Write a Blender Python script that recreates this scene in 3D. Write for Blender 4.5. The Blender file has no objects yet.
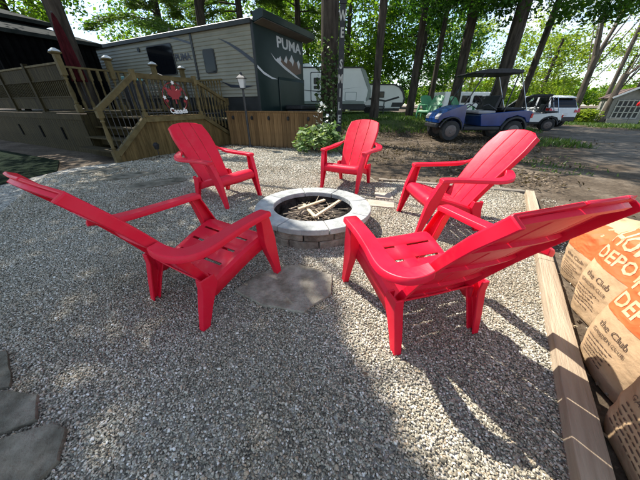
import bpy, bmesh, math, random
import numpy as np
from mathutils import Vector, Matrix, noise

random.seed(7); RNG = np.random.default_rng(7)
S = bpy.context.scene
COL = S.collection
R = math.radians

# ---------------------------------------------------------------- camera
cd = bpy.data.cameras.new('camera'); cam = bpy.data.objects.new('camera', cd); COL.objects.link(cam)
cd.sensor_width = 36; cd.lens = 13.5; cd.clip_start = 0.02; cd.clip_end = 2000
CAM_H = 1.16; PITCH = 29.33
cam.location = (0, 0, CAM_H); cam.rotation_euler = (R(90 - PITCH), 0, 0)
S.camera = cam
S.render.resolution_x = 1024; S.render.resolution_y = 768

# ---------------------------------------------------------------- sky, sun, exposure
SUN_EL = 51.5
SUN_DIR = Vector((-.725 * math.cos(R(SUN_EL)), .688 * math.cos(R(SUN_EL)), math.sin(R(SUN_EL)))).normalized()  # towards the sun
W = bpy.data.worlds.new('World'); S.world = W; W.use_nodes = True
nt = W.node_tree; nt.nodes.clear()
out = nt.nodes.new('ShaderNodeOutputWorld'); bg = nt.nodes.new('ShaderNodeBackground')
sky = nt.nodes.new('ShaderNodeTexSky'); sky.sky_type = 'NISHITA'; sky.sun_disc = False
sky.sun_elevation = R(SUN_EL); sky.sun_rotation = math.atan2(SUN_DIR.x, SUN_DIR.y)
sky.air_density = 1.0; sky.dust_density = 0.15; sky.ozone_density = 1.6
tc = nt.nodes.new('ShaderNodeTexCoord'); mp = nt.nodes.new('ShaderNodeMapping'); mp.inputs['Scale'].default_value = (1, 1, 2.6)
cn = nt.nodes.new('ShaderNodeTexNoise'); cn.inputs['Scale'].default_value = 3.2; cn.inputs['Detail'].default_value = 8; cn.inputs['Roughness'].default_value = .58
cr = nt.nodes.new('ShaderNodeValToRGB'); cr.color_ramp.elements[0].position = .48; cr.color_ramp.elements[1].position = .66
mx = nt.nodes.new('ShaderNodeMix'); mx.data_type = 'RGBA'; mx.inputs[7].default_value = (4.6, 4.7, 4.8, 1)
L = nt.links.new
L(tc.outputs['Generated'], mp.inputs['Vector']); L(mp.outputs['Vector'], cn.inputs['Vector']); L(cn.outputs['Fac'], cr.inputs['Fac'])
L(cr.outputs['Color'], mx.inputs[0]); L(sky.outputs['Color'], mx.inputs[6]); L(mx.outputs[2], bg.inputs['Color'])
bg.inputs['Strength'].default_value = 0.135
L(bg.outputs['Background'], out.inputs['Surface'])
sl = bpy.data.lights.new('sun', 'SUN'); so = bpy.data.objects.new('sun', sl); COL.objects.link(so)
sl.energy = 4.8; sl.angle = R(0.5); sl.color = (1, .95, .88)
so.rotation_euler = SUN_DIR.to_track_quat('Z', 'Y').to_euler(); so.location = (-20, 20, 40)
VS = S.view_settings; VS.view_transform = 'Standard'; VS.look = 'None'; VS.gamma = 1; VS.use_curve_mapping = False; VS.exposure = 1.1

# ---------------------------------------------------------------- helpers: materials
def new_mat(name):
    m = bpy.data.materials.new(name); m.use_nodes = True
    n = m.node_tree.nodes; b = n['Principled BSDF']
    return m, m.node_tree, b
def ramp(t, stops):
    r = t.nodes.new('ShaderNodeValToRGB'); e = r.color_ramp.elements
    while len(e) > 1: e.remove(e[-1])
    e[0].position = stops[0][0]; e[0].color = (*stops[0][1], 1)
    for p, c in stops[1:]:
        k = e.new(p); k.color = (*c, 1)
    return r
def noise_node(t, scale, detail=4, rough=.55, stretch=None, coord='Object', loc=None):
    tc = t.nodes.new('ShaderNodeTexCoord'); n = t.nodes.new('ShaderNodeTexNoise')
    n.inputs['Scale'].default_value = scale; n.inputs['Detail'].default_value = detail; n.inputs['Roughness'].default_value = rough
    if coord == 'World':
        g = t.nodes.new('ShaderNodeNewGeometry'); src = g.outputs['Position']
    else: src = tc.outputs[coord]
    if stretch:
        m = t.nodes.new('ShaderNodeMapping'); m.inputs['Scale'].default_value = stretch
        t.links.new(src, m.inputs['Vector']); src = m.outputs['Vector']
    t.links.new(src, n.inputs['Vector'])
    return n
def pmat(name, c1, c2=None, scale=6, rough=.6, bump=0, bscale=None, stretch=None, coord='Object', metal=0, detail=5, lo=.35, hi=.65, spec=None, island=0):
    m, t, b = new_mat(name)
    b.inputs['Roughness'].default_value = rough; b.inputs['Metallic'].default_value = metal
    if spec is not None: b.inputs['Specular IOR Level'].default_value = spec
    if c2 is None: b.inputs['Base Color'].default_value = (*c1, 1)
    else:
        n = noise_node(t, scale, detail, .6, stretch, coord); r = ramp(t, [(lo, c1), (hi, c2)])
        t.links.new(n.outputs['Fac'], r.inputs['Fac']); src = r.outputs['Color']
        if island:   # each piece a slightly different tone
            oi = t.nodes.new('ShaderNodeObjectInfo'); mr = t.nodes.new('ShaderNodeMapRange')
            mr.inputs['To Min'].default_value = 1 - island; mr.inputs['To Max'].default_value = 1 + island
            t.links.new(oi.outputs['Random'], mr.inputs['Value'])
            mm = t.nodes.new('ShaderNodeMix'); mm.data_type = 'RGBA'; mm.blend_type = 'MULTIPLY'; mm.inputs[0].default_value = 1
            t.links.new(src, mm.inputs[6]); t.links.new(mr.outputs['Result'], mm.inputs[7]); src = mm.outputs[2]
        t.links.new(src, b.inputs['Base Color'])
    if bump:
        n2 = noise_node(t, bscale or scale * 4, 6, .6, stretch, coord); bm_ = t.nodes.new('ShaderNodeBump')
        bm_.inputs['Strength'].default_value = bump; bm_.inputs['Distance'].default_value = .02
        t.links.new(n2.outputs['Fac'], bm_.inputs['Height']); t.links.new(bm_.outputs['Normal'], b.inputs['Normal'])
    return m
def leaf_mat(name, cols, trans=.45, rough=.5):
    m, t, b = new_mat(name)
    a = t.nodes.new('ShaderNodeAttribute'); a.attribute_name = 'rnd'
    n = noise_node(t, .9, 3, .5, coord='World')
    ad = t.nodes.new('ShaderNodeMath'); ad.operation = 'MULTIPLY_ADD'; ad.inputs[1].default_value = .55
    t.links.new(a.outputs['Fac'], ad.inputs[0])
    s2 = t.nodes.new('ShaderNodeMath'); s2.operation = 'MULTIPLY_ADD'; s2.inputs[1].default_value = 1.4; s2.inputs[2].default_value = -.45
    t.links.new(n.outputs['Fac'], s2.inputs[0]); t.links.new(s2.outputs[0], ad.inputs[2])
    r = ramp(t, [(i / (len(cols) - 1) * .8 + .1, c) for i, c in enumerate(cols)])
    t.links.new(ad.outputs[0], r.inputs['Fac'])
    t.links.new(r.outputs['Color'], b.inputs['Base Color']); b.inputs['Roughness'].default_value = rough
    b.inputs['Specular IOR Level'].default_value = .3
    tr = t.nodes.new('ShaderNodeBsdfTranslucent'); mix = t.nodes.new('ShaderNodeMixShader'); mix.inputs[0].default_value = trans
    g = t.nodes.new('ShaderNodeMix'); g.data_type = 'RGBA'; g.blend_type = 'MULTIPLY'; g.inputs[0].default_value = 1; g.inputs[7].default_value = (1.25, 1.3, .55, 1)
    t.links.new(r.outputs['Color'], g.inputs[6]); t.links.new(g.outputs[2], tr.inputs['Color'])
    o = t.nodes['Material Output']
    t.links.new(b.outputs[0], mix.inputs[1]); t.links.new(tr.outputs[0], mix.inputs[2]); t.links.new(mix.outputs[0], o.inputs['Surface'])
    return m

M = {}
def red_plastic(name, c_new, c_old):
    m, t, b = new_mat(name)
    n = noise_node(t, 3.0, 6, .65); r = ramp(t, [(.3, c_new), (.75, c_old)])
    t.links.new(n.outputs['Fac'], r.inputs['Fac']); t.links.new(r.outputs['Color'], b.inputs['Base Color'])
    n3 = noise_node(t, 9, 5, .6); rr = t.nodes.new('ShaderNodeMapRange'); rr.inputs['To Min'].default_value = .3; rr.inputs['To Max'].default_value = .55
    t.links.new(n3.outputs['Fac'], rr.inputs['Value']); t.links.new(rr.outputs['Result'], b.inputs['Roughness'])
    n2 = noise_node(t, 40, 4, .6, stretch=(1, .12, .2)); bp = t.nodes.new('ShaderNodeBump'); bp.inputs['Strength'].default_value = .12; bp.inputs['Distance'].default_value = .01
    t.links.new(n2.outputs['Fac'], bp.inputs['Height']); t.links.new(bp.outputs['Normal'], b.inputs['Normal'])
    b.inputs['Specular IOR Level'].default_value = .3
    d1 = noise_node(t, 14, 8, .7); d2 = noise_node(t, 2.2, 4, .6); ml = t.nodes.new('ShaderNodeMath'); ml.operation = 'MULTIPLY'; t.links.new(d1.outputs['Fac'], ml.inputs[0]); t.links.new(d2.outputs['Fac'], ml.inputs[1])
    dm = t.nodes.new('ShaderNodeMapRange'); dm.inputs['From Min'].default_value = .27; dm.inputs['From Max'].default_value = .46; dm.inputs['To Max'].default_value = .14; t.links.new(ml.outputs[0], dm.inputs['Value'])
    mxd = t.nodes.new('ShaderNodeMix'); mxd.data_type = 'RGBA'; mxd.inputs[7].default_value = (.50, .20, .17, 1)      # pale dust and scuffs
    t.links.new(dm.outputs['Result'], mxd.inputs[0]); t.links.new(r.outputs['Color'], mxd.inputs[6]); t.links.new(mxd.outputs[2], b.inputs['Base Color'])
    return m
M['red'] = red_plastic('red_plastic', (.66, .004, .026), (.74, .010, .040))
M['green_plastic'] = pmat('green_plastic', (.05, .21, .09), (.08, .27, .12), 4, .45)
M['bark'] = pmat('bark', (.022, .018, .014), (.078, .064, .05), 9, .9, .9, 14, (1, 1, .18), spec=0.12)
M['bark_pale'] = pmat('bark_pale', (.055, .045, .034), (.15, .125, .098), 7, .9, .8, 12, (1, 1, .2), spec=0.15)
M['leaf_maple'] = leaf_mat('leaf_maple', [(.022, .068, .010), (.045, .12, .016), (.085, .18, .022)], .55)
M['leaf_light'] = leaf_mat('leaf_light', [(.06, .14, .014), (.11, .21, .022), (.19, .28, .032)], .58)
M['leaf_yellow'] = leaf_mat('leaf_yellow', [(.12, .19, .02), (.18, .25, .03), (.25, .30, .045)], .58)
M['needles'] = leaf_mat('needles', [(.04, .09, .020), (.08, .15, .03), (.14, .21, .045)], .5)
M['leaf_bush'] = leaf_mat('leaf_bush', [(.05, .12, .03), (.10, .19, .05), (.30, .38, .18)], .3)
M['leaf_ivy'] = leaf_mat('leaf_ivy', [(.03, .07, .02), (.07, .13, .035), (.30, .34, .18)], .3)
M['grass'] = leaf_mat('grass', [(.04, .08, .015), (.065, .12, .022), (.11, .16, .035)], .3)
M['dead_leaf'] = leaf_mat('dead_leaf', [(.06, .042, .028), (.12, .088, .058), (.23, .18, .125)], .15, .8)
M['petal'] = pmat('petal_white', (.75, .75, .7), rough=.6)
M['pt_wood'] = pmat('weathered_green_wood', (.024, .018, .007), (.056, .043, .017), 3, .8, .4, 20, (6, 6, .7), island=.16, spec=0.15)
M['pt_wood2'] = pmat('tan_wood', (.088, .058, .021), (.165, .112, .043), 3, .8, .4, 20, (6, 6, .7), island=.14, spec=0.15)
M['rail_wood'] = pmat('rail_wood', (.075, .056, .022), (.145, .111, .048), 5, .75, .3, 20, island=.12, spec=0.2)
M['fence_wood'] = pmat('fence_cedar', (.13, .074, .030), (.22, .132, .058), 3, .8, .35, 18, (6, 6, .6), island=.28, spec=0.2)
M['timber_old'] = pmat('old_timber', (.16, .135, .105), (.27, .235, .19), 2.2, .9, .5, 16, (7, .5, 7), spec=0.2)
M['timber'] = pmat('landscape_timber', (.30, .225, .15), (.46, .37, .26), 2.2, .85, .5, 16, (7, .5, 7), island=.08, spec=0.25)
M['black_iron'] = pmat('black_iron', (.012, .012, .013), (.03, .03, .03), 20, .5)
M['black_plastic'] = pmat('black_plastic', (.014, .014, .015), (.028, .028, .03), 12, .5, .1, 60, spec=0.3)
M['roof_metal'] = pmat('gazebo_roof_metal', (.016, .019, .018), (.035, .04, .038), 3, .9, .1, 8, spec=.04)
M['shade_vent_black'] = pmat('shade_and_vent_black', (.0025, .0025, .003), (.006, .006, .006), 5, .95, spec=0.03)  # near-black colour carries the deep shade under the gazebo roof
M['maroon'] = pmat('maroon_canvas', (.040, .006, .008), (.075, .012, .015), 6, .9, .3, 30, spec=0.1)
M['siding'] = pmat('cream_siding', (.19, .187, .142), (.25, .243, .187), 1.2, .45, spec=0.35)
M['rv_green'] = pmat('dark_green_gelcoat', (.006, .015, .014), (.011, .022, .021), 1.5, .3, spec=.35)
M['rv_dark'] = pmat('dark_trim', (.010, .012, .012), (.02, .022, .022), 3, .5)
M['rv_navy'] = pmat('navy_decal', (.012, .016, .03), rough=.35)
M['rv_white'] = pmat('white_fibreglass', (.74, .735, .69), (.80, .795, .75), 1.5, .4)
M['rv_grey'] = pmat('grey_green_nose', (.17, .21, .185), (.23, .27, .235), 1.5, .35)
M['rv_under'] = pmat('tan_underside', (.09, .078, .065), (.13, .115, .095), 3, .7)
M['silver'] = pmat('silver_print', (.55, .55, .54), rough=.4)
M['brown_print'] = pmat('brown_print', (.13, .075, .05), rough=.5)
M['glass'] = pmat('dark_glass', (.006, .007, .009), rough=.08, spec=.2)
M['white_paint'] = pmat('white_paint', (.74, .73, .70), (.82, .81, .78), 4, .5)
M['white_car'] = pmat('white_car_paint', (.66, .68, .68), (.74, .75, .75), 2, .2, spec=.6)
M['blue_paint'] = pmat('blue_paint', (.004, .022, .11), (.006, .036, .17), 3, .14, spec=.7)
M['grey_seat'] = pmat('grey_vinyl', (.22, .22, .23), (.30, .30, .31), 6, .5)
M['tyre'] = pmat('tyre_rubber', (.012, .012, .012), (.03, .028, .026), 15, .85, .3, 60)
M['rim'] = pmat('rim', (.07, .05, .045), (.12, .09, .08), 9, .4)
M['tail_red'] = pmat('tail_lamp_red', (.45, .012, .012), rough=.2)
M['chrome'] = pmat('chrome', (.6, .6, .6), rough=.15, metal=1)
M['sign_red'] = pmat('sign_red', (.25, .010, .014), (.33, .016, .022), 8, .5)
M['coping'] = pmat('coping_stone', (.24, .25, .235), (.47, .475, .445), 5, .85, .6, 34, island=.09, detail=11, spec=.25)
M['block'] = pmat('wall_block', (.12, .098, .078), (.29, .248, .20), 9, .9, .8, 30, island=.15, detail=8, spec=0.2)
M['ash'] = pmat('ash', (.015, .013, .011), (.075, .062, .052), 12, .95, .6, 60, spec=0.1)
M['stick'] = pmat('stick_bark', (.15, .115, .08), (.36, .29, .21), 18, .85, .4, 60, island=.5, spec=0.2)
M['kindling'] = pmat('split_kindling', (.58, .44, .25), (.70, .56, .35), 6, .7, .3, 40, island=.1)
M['flag'] = pmat('flagstone', (.16, .14, .10), (.38, .345, .27), 9, .85, 1.0, 30, detail=10, coord='World', spec=0.25)
M['slate'] = pmat('slate_slab', (.085, .075, .052), (.27, .24, .18), 7, .85, 1.0, 24, detail=9, coord='World', spec=0.2)
M['paver'] = pmat('beige_paver', (.34, .28, .21), (.46, .39, .31), 7, .85, .4, 30)
M['turf'] = pmat('green_carpet', (.003, .008, .0025), (.006, .015, .0045), 5, .95, .6, 200, spec=0.05)
M['paper'] = pmat('kraft_paper', (.40, .27, .15), (.50, .35, .205), 5, .75, .5, 12, spec=0.25)
M['orange'] = pmat('orange_print', (.58, .10, .022), (.66, .135, .035), 7, .7)
M['ink'] = pmat('ink_print', (.09, .055, .035), rough=.8)
M['cream_print'] = pmat('cream_print', (.60, .36, .19), (.56, .42, .27), 9, .8)
M['shed'] = pmat('shed_wall', (.20, .19, .165), (.27, .255, .22), 4, .8)
M['shingle'] = pmat('shingles', (.10, .07, .06), (.17, .12, .10), 10, .9, .5, 30, spec=0.2)
M['lattice'] = pmat('weathered_white', (.34, .33, .29), (.46, .45, .40), 6, .8)
M['teal'] = pmat('teal_print', (.15, .42, .42), rough=.5)
M['lamp_glass'] = pmat('frosted_lantern', (.55, .56, .55), rough=.3)

# gravel bed and ground
def ground_mat():
    m, t, b = new_mat('leaf_litter_soil')
    n = noise_node(t, 1.1, 8, .62, coord='World'); r = ramp(t, [(.30, (.048, .038, .028)), (.5, (.102, .083, .063)), (.68, (.19, .165, .135))])
    n2 = noise_node(t, 22, 6, .7, coord='World'); r2 = ramp(t, [(.35, (.55, .5, .45)), (.7, (1.35, 1.25, 1.1))])
    mm = t.nodes.new('ShaderNodeMix'); mm.data_type = 'RGBA'; mm.blend_type = 'MULTIPLY'; mm.inputs[0].default_value = 1
    t.links.new(n.outputs['Fac'], r.inputs['Fac']); t.links.new(n2.outputs['Fac'], r2.inputs['Fac'])
    t.links.new(r.outputs['Color'], mm.inputs[6]); t.links.new(r2.outputs['Color'], mm.inputs[7]); t.links.new(mm.outputs[2], b.inputs['Base Color'])
    bp = t.nodes.new('ShaderNodeBump'); bp.inputs['Strength'].default_value = .7; bp.inputs['Distance'].default_value = .03
    t.links.new(n2.outputs['Fac'], bp.inputs['Height']); t.links.new(bp.outputs['Normal'], b.inputs['Normal']); b.inputs['Roughness'].default_value = .95; b.inputs['Specular IOR Level'].default_value = .15
    return m
M['soil'] = ground_mat()
M['lane'] = pmat('packed_gravel_lane', (.115, .102, .088), (.225, .205, .18), 1.3, .95, .6, 40, coord='World', detail=9)
M['lawn'] = pmat('lawn_soil', (.05, .075, .018), (.10, .13, .03), 2, .95, .6, 40, coord='World')
def gravel_bed_mat():
    m, t, b = new_mat('gravel_bed')
    tc = t.nodes.new('ShaderNodeNewGeometry'); v = t.nodes.new('ShaderNodeTexVoronoi'); v.inputs['Scale'].default_value = 55
    t.links.new(tc.outputs['Position'], v.inputs['Vector'])
    sp = t.nodes.new('ShaderNodeSeparateColor'); t.links.new(v.outputs['Color'], sp.inputs[0])
    r = ramp(t, [(0, (.11, .102, .084)), (.45, (.27, .252, .212)), (.8, (.42, .395, .335)), (1, (.60, .58, .51))])
    t.links.new(sp.outputs[0], r.inputs['Fac']); t.links.new(r.outputs['Color'], b.inputs['Base Color'])
    bp = t.nodes.new('ShaderNodeBump'); bp.invert = True; bp.inputs['Strength'].default_value = 1; bp.inputs['Distance'].default_value = .012
    t.links.new(v.outputs['Distance'], bp.inputs['Height']); t.links.new(bp.outputs['Normal'], b.inputs['Normal']); b.inputs['Roughness'].default_value = .9
    return m
M['gravel_bed'] = gravel_bed_mat()
def pebble_mat():
    m, t, b = new_mat('pebbles')
    oi = t.nodes.new('ShaderNodeObjectInfo')
    r = ramp(t, [(0, (.13, .116, .086)), (.25, (.27, .248, .188)), (.5, (.41, .380, .295)), (.72, (.54, .505, .405)), (.86, (.44, .34, .225)), (.92, (.70, .665, .57)), (1, (.82, .79, .71))])
    t.links.new(oi.outputs['Random'], r.inputs['Fac'])
    n = noise_node(t, 3, 3); r2 = ramp(t, [(.3, (.7, .7, .7)), (.7, (1.2, 1.2, 1.2))]); t.links.new(n.outputs['Fac'], r2.inputs['Fac'])
    w = noise_node(t, .9, 5, .6, coord='World'); r3 = ramp(t, [(.34, (.66, .60, .52)), (.56, (1, 1, 1))]); t.links.new(w.outputs['Fac'], r3.inputs['Fac'])   # damp, dirty patches of the gravel
    src = r.outputs['Color']
    for o in (r2, r3):
        mm = t.nodes.new('ShaderNodeMix'); mm.data_type = 'RGBA'; mm.blend_type = 'MULTIPLY'; mm.inputs[0].default_value = .8
        t.links.new(src, mm.inputs[6]); t.links.new(o.outputs['Color'], mm.inputs[7]); src = mm.outputs[2]
    t.links.new(src, b.inputs['Base Color']); b.inputs['Roughness'].default_value = .75; b.inputs['Specular IOR Level'].default_value = .3
    return m
M['pebble'] = pebble_mat()

# ---------------------------------------------------------------- helpers: meshes and objects
def mesh_from(name, verts, faces, smooth=0):
    me = bpy.data.meshes.new(name); me.from_pydata([tuple(v) for v in verts], [], faces); me.update()
    bm = bmesh.new(); bm.from_mesh(me); bmesh.ops.recalc_face_normals(bm, faces=bm.faces); bm.to_mesh(me); bm.free()
    if smooth:
        me.polygons.foreach_set('use_smooth', [True] * len(me.polygons)); me.set_sharp_from_angle(angle=R(smooth))
    return me
class MB:
    """collects simple shapes into one mesh (one part)"""
    def __init__(s): s.v = []; s.f = []
    def add(s, v, f):
        o = len(s.v); s.v += [tuple(q) for q in v]; s.f += [[i + o for i in q] for q in f]; return s
    def box(s, x0, x1, y0, y1, z0, z1, mtx=None):
        v = [Vector((x, y, z)) for z in (z0, z1) for y in (y0, y1) for x in (x0, x1)]
        if mtx is not None: v = [mtx @ q for q in v]
        return s.add(v, [[0, 2, 3, 1], [4, 5, 7, 6], [0, 1, 5, 4], [2, 6, 7, 3], [0, 4, 6, 2], [1, 3, 7, 5]])
    def loft(s, rings, cap=True, closed=True):
        n = len(rings[0]); v = [p for r in rings for p in r]; f = []
        for i in range(len(rings) - 1):
            for j in range(n if closed else n - 1):
                a = i * n + j; b = i * n + (j + 1) % n; f.append([a, b, b + n, a + n])
        if cap and closed: f.append(list(range(n))[::-1]); f.append([len(v) - n + j for j in range(n)])
        return s.add(v, f)
    def tube(s, pts, rad, n=8, cap=True):
        pts = [Vector(p) for p in pts]; rings = []
        if not hasattr(rad, '__len__'): rad = [rad] * len(pts)
        for i, p in enumerate(pts):
            d = (pts[min(i + 1, len(pts) - 1)] - pts[max(i - 1, 0)]).normalized()
            a = d.orthogonal().normalized() if i == 0 else (a_prev - d * a_prev.dot(d)).normalized()
            a_prev = a; b = d.cross(a)
            rings.append([p + (a * math.cos(2 * math.pi * k / n) + b * math.sin(2 * math.pi * k / n)) * rad[i] for k in range(n)])
        return s.loft(rings, cap)
    def bar(s, p, q, w, h, up=(0, 0, 1)):
        p = Vector(p); q = Vector(q); d = (q - p).normalized(); sd = d.cross(Vector(up)).normalized(); u = sd.cross(d)
        return s.loft([[c + sd * a * w / 2 + u * b * h / 2 for a, b in ((-1, -1), (1, -1), (1, 1), (-1, 1))] for c in (p, q)])
    def lathe(s, prof, n=16, c=(0, 0), cap=True):
        return s.loft([[(c[0] + r * math.cos(2 * math.pi * k / n), c[1] + r * math.sin(2 * math.pi * k / n), z) for k in range(n)] for r, z in prof], cap)
    def sqlathe(s, prof, c=(0, 0)):
        return s.loft([[(c[0] + a * r, c[1] + b * r, z) for a, b in ((-1, -1), (1, -1), (1, 1), (-1, 1))] for r, z in prof])
    def prism(s, pts, axis, a0, a1):
        """2-D outline extruded along an axis: 'x': pts=(y,z), 'y': pts=(x,z), 'z': pts=(x,y)"""
        def P(p, a): return {'x': (a, p[0], p[1]), 'y': (p[0], a, p[1]), 'z': (p[0], p[1], a)}[axis]
        n = len(pts); v = [P(p, a0) for p in pts] + [P(p, a1) for p in pts]
        return s.add(v, [list(range(n))[::-1], [n + i for i in range(n)]] + [[i, (i + 1) % n, n + (i + 1) % n, n + i] for i in range(n)])
    def mesh(s, name, smooth=0): return mesh_from(name, s.v, s.f, smooth)
    def build(s, name, mat, parent=None, smooth=0, bevel=0, loc=None, rot=None):
        return obj(name, s.mesh(name, smooth), mat, parent, bevel, loc, rot)

def obj(name, me, mat, parent=None, bevel=0, loc=None, rot=None):
    o = bpy.data.objects.new(name, me); COL.objects.link(o)
    if mat is not None and not len(me.materials): me.materials.append(M[mat] if isinstance(mat, str) else mat)
    if parent is not None: o.parent = parent
    if loc is not None: o.location = loc
    if rot is not None: o.rotation_euler = rot
    if bevel:
        b = o.modifiers.new('bevel', 'BEVEL'); b.width = bevel; b.segments = 2; b.limit_method = 'ANGLE'; b.angle_limit = R(40)
    return o
def tag(o, label=None, cat=None, group=None, kind=None):
    for k, v in (('label', label), ('category', cat), ('group', group), ('kind', kind)):
        if v: o[k] = v
    return o
def thing(name, label, cat, loc=(0, 0, 0), rotz=0, group=None):
    o = bpy.data.objects.new(name, None); COL.objects.link(o); o.empty_display_size = .2
    o.location = loc; o.rotation_euler = (0, 0, rotz)
    return tag(o, label, cat, group)
def copy_tree(o, parent=None):
    c = o.copy(); COL.objects.link(c); c.parent = parent
    for ch in list(o.children): copy_tree(ch, c)
    return c
def ss(a, b, t):
    q = min(max((t - a) / (b - a), 0), 1); return q * q * (3 - 2 * q)
def gz(x, y):
    return .55 * ss(9.6, 13, y) * (1 - ss(7.5, 11, x)) + .02 * max(0, y - 30)
def quads(name, V, mat, parent=None, rnd=None):
    """V: (N,4,3) array of quads in one mesh with a per-quad random value"""
    N = len(V); me = bpy.data.meshes.new(name)
    me.vertices.add(N * 4); me.vertices.foreach_set('co', np.ascontiguousarray(V, dtype=np.float32).ravel())
    me.loops.add(N * 4); me.loops.foreach_set('vertex_index', np.arange(N * 4, dtype=np.int32))
    me.polygons.add(N); me.polygons.foreach_set('loop_start', np.arange(0, N * 4, 4, dtype=np.int32))
    a = me.attributes.new('rnd', 'FLOAT', 'FACE'); a.data.foreach_set('value', (RNG.random(N) if rnd is None else rnd).astype(np.float32))
    me.update(calc_edges=True); me.validate()
    return obj(name, me, mat, parent)
def leaf_quads(C, size, aspect=.62, flat=.35, droop=None):
    """rhombic leaves at centres C; flat = how much normals point up"""
    N = len(C); d = RNG.normal(size=(N, 3)); d[:, 2] *= .6
    if droop is not None: d = d * .5 + droop
    d /= np.linalg.norm(d, axis=1)[:, None]
    n = RNG.normal(size=(N, 3)); n[:, 2] += flat * 3; n -= d * (n * d).sum(1)[:, None]; n /= np.linalg.norm(n, axis=1)[:, None]
    s = np.cross(n, d); L_ = (size * RNG.uniform(.6, 1.3, N))[:, None]; w = L_ * aspect
    fold = n * L_ * .12
    return np.stack([C - d * L_ * .5, C - s * w * .5 + fold + d * L_ * .08, C + d * L_ * .5, C + s * w * .5 + fold + d * L_ * .08], 1)
def text_geo(body, size=1.0, bold=0, cuts=0):
    cu = bpy.data.curves.new('t', 'FONT'); cu.body = body; cu.size = size; cu.align_x = 'CENTER'; cu.align_y = 'CENTER'; cu.offset = bold; cu.resolution_u = 2
    o = bpy.data.objects.new('t', cu); COL.objects.link(o)
    dg = bpy.context.evaluated_depsgraph_get(); me = bpy.data.meshes.new_from_object(o.evaluated_get(dg))
    if cuts:
        bm = bmesh.new(); bm.from_mesh(me); bmesh.ops.triangulate(bm, faces=bm.faces)
        bmesh.ops.subdivide_edges(bm, edges=bm.edges, cuts=cuts, use_grid_fill=True); bmesh.ops.triangulate(bm, faces=bm.faces); bm.to_mesh(me); bm.free()
    v = [tuple(x.co) for x in me.vertices]; f = [list(p.vertices) for p in me.polygons]
    bpy.data.objects.remove(o); bpy.data.curves.remove(cu); bpy.data.meshes.remove(me)
    return v, f
def mapped(name, v, f, fn, mat, parent):
    me = bpy.data.meshes.new(name); me.from_pydata([tuple(fn(*q)) for q in v], [], f); me.update()
    return obj(name, me, mat, parent)

# ================================================================ GROUND
def sheet(name, poly, mat, z, step=.6, grid=True):
    """flat-ish sheet over a polygon, draped on the terrain"""
    bm = bmesh.new(); bm.faces.new([bm.verts.new((x, y, 0)) for x, y in poly])
    xs = [p[0] for p in poly]; ys = [p[1] for p in poly]
    for ax, lo, hi in ((0, min(xs), max(xs)), (1, min(ys), max(ys))):
        k = lo + step
        while k < hi:
            no = (1, 0, 0) if ax == 0 else (0, 1, 0); co = (k, 0, 0) if ax == 0 else (0, k, 0)
            bmesh.ops.bisect_plane(bm, geom=bm.verts[:] + bm.edges[:] + bm.faces[:], plane_co=co, plane_no=no); k += step
    bmesh.ops.recalc_face_normals(bm, faces=bm.faces)
    for v in bm.verts: v.co.z = gz(v.co.x, v.co.y) + z
    if sum(f.normal.z for f in bm.faces) < 0: bmesh.ops.reverse_faces(bm, faces=bm.faces)
    me = bpy.data.meshes.new(name); bm.to_mesh(me); bm.free()
    return tag(obj(name, me, mat), kind='structure')

def ground_sheet():
    xs = [-400, -200, -100, -60, -40, -30] + list(np.arange(-24, 30.1, .75)) + [36, 45, 60, 100, 200, 400]
    ys = [-60, -20, -8, -3] + list(np.arange(-1.5, 34, .75)) + [38, 45, 60, 80, 120, 200, 400, 700]
    V = [(x, y, gz(x, min(y, 60)) - .012 + .02 * noise.noise((x * .5, y * .5, 0)) * ss(4, 8, y)) for y in ys for x in xs]
    n = len(xs); F = [[j * n + i, j * n + i + 1, (j + 1) * n + i + 1, (j + 1) * n + i] for j in range(len(ys) - 1) for i in range(n - 1)]
    return tag(obj('ground', mesh_from('ground', V, F, 60), 'soil'), kind='structure')
ground_sheet()
def wob(pts, n=4, amp=.12):
    o = []
    for i, p in enumerate(pts):
        q = pts[(i + 1) % len(pts)]
        for k in range(n):
            t = k / n; x = p[0] + (q[0] - p[0]) * t; y = p[1] + (q[1] - p[1]) * t
            o.append((x + amp * noise.noise((x * 1.3, y * 1.3, 3)), y + amp * noise.noise((x * 1.3, y * 1.3, 9))))
    return o
def soft_sheet(name, poly, mat, z, step, fade):
    o = sheet(name, poly, mat, z, step); me = o.data; P = np.array(poly); Q = np.roll(P, -1, 0)
    a = me.attributes.new('edge', 'FLOAT', 'POINT')
    for i, v in enumerate(me.vertices):
        p = np.array(v.co[:2]); d = Q - P; t = np.clip(((p - P) * d).sum(1) / ((d * d).sum(1) + 1e-9), 0, 1); a.data[i].value = e = float(min(np.linalg.norm(P + d * t[:, None] - p, axis=1).min() / fade, 1)); v.co.z -= .055 * (1 - min(e / .35, 1))
    return o
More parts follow.
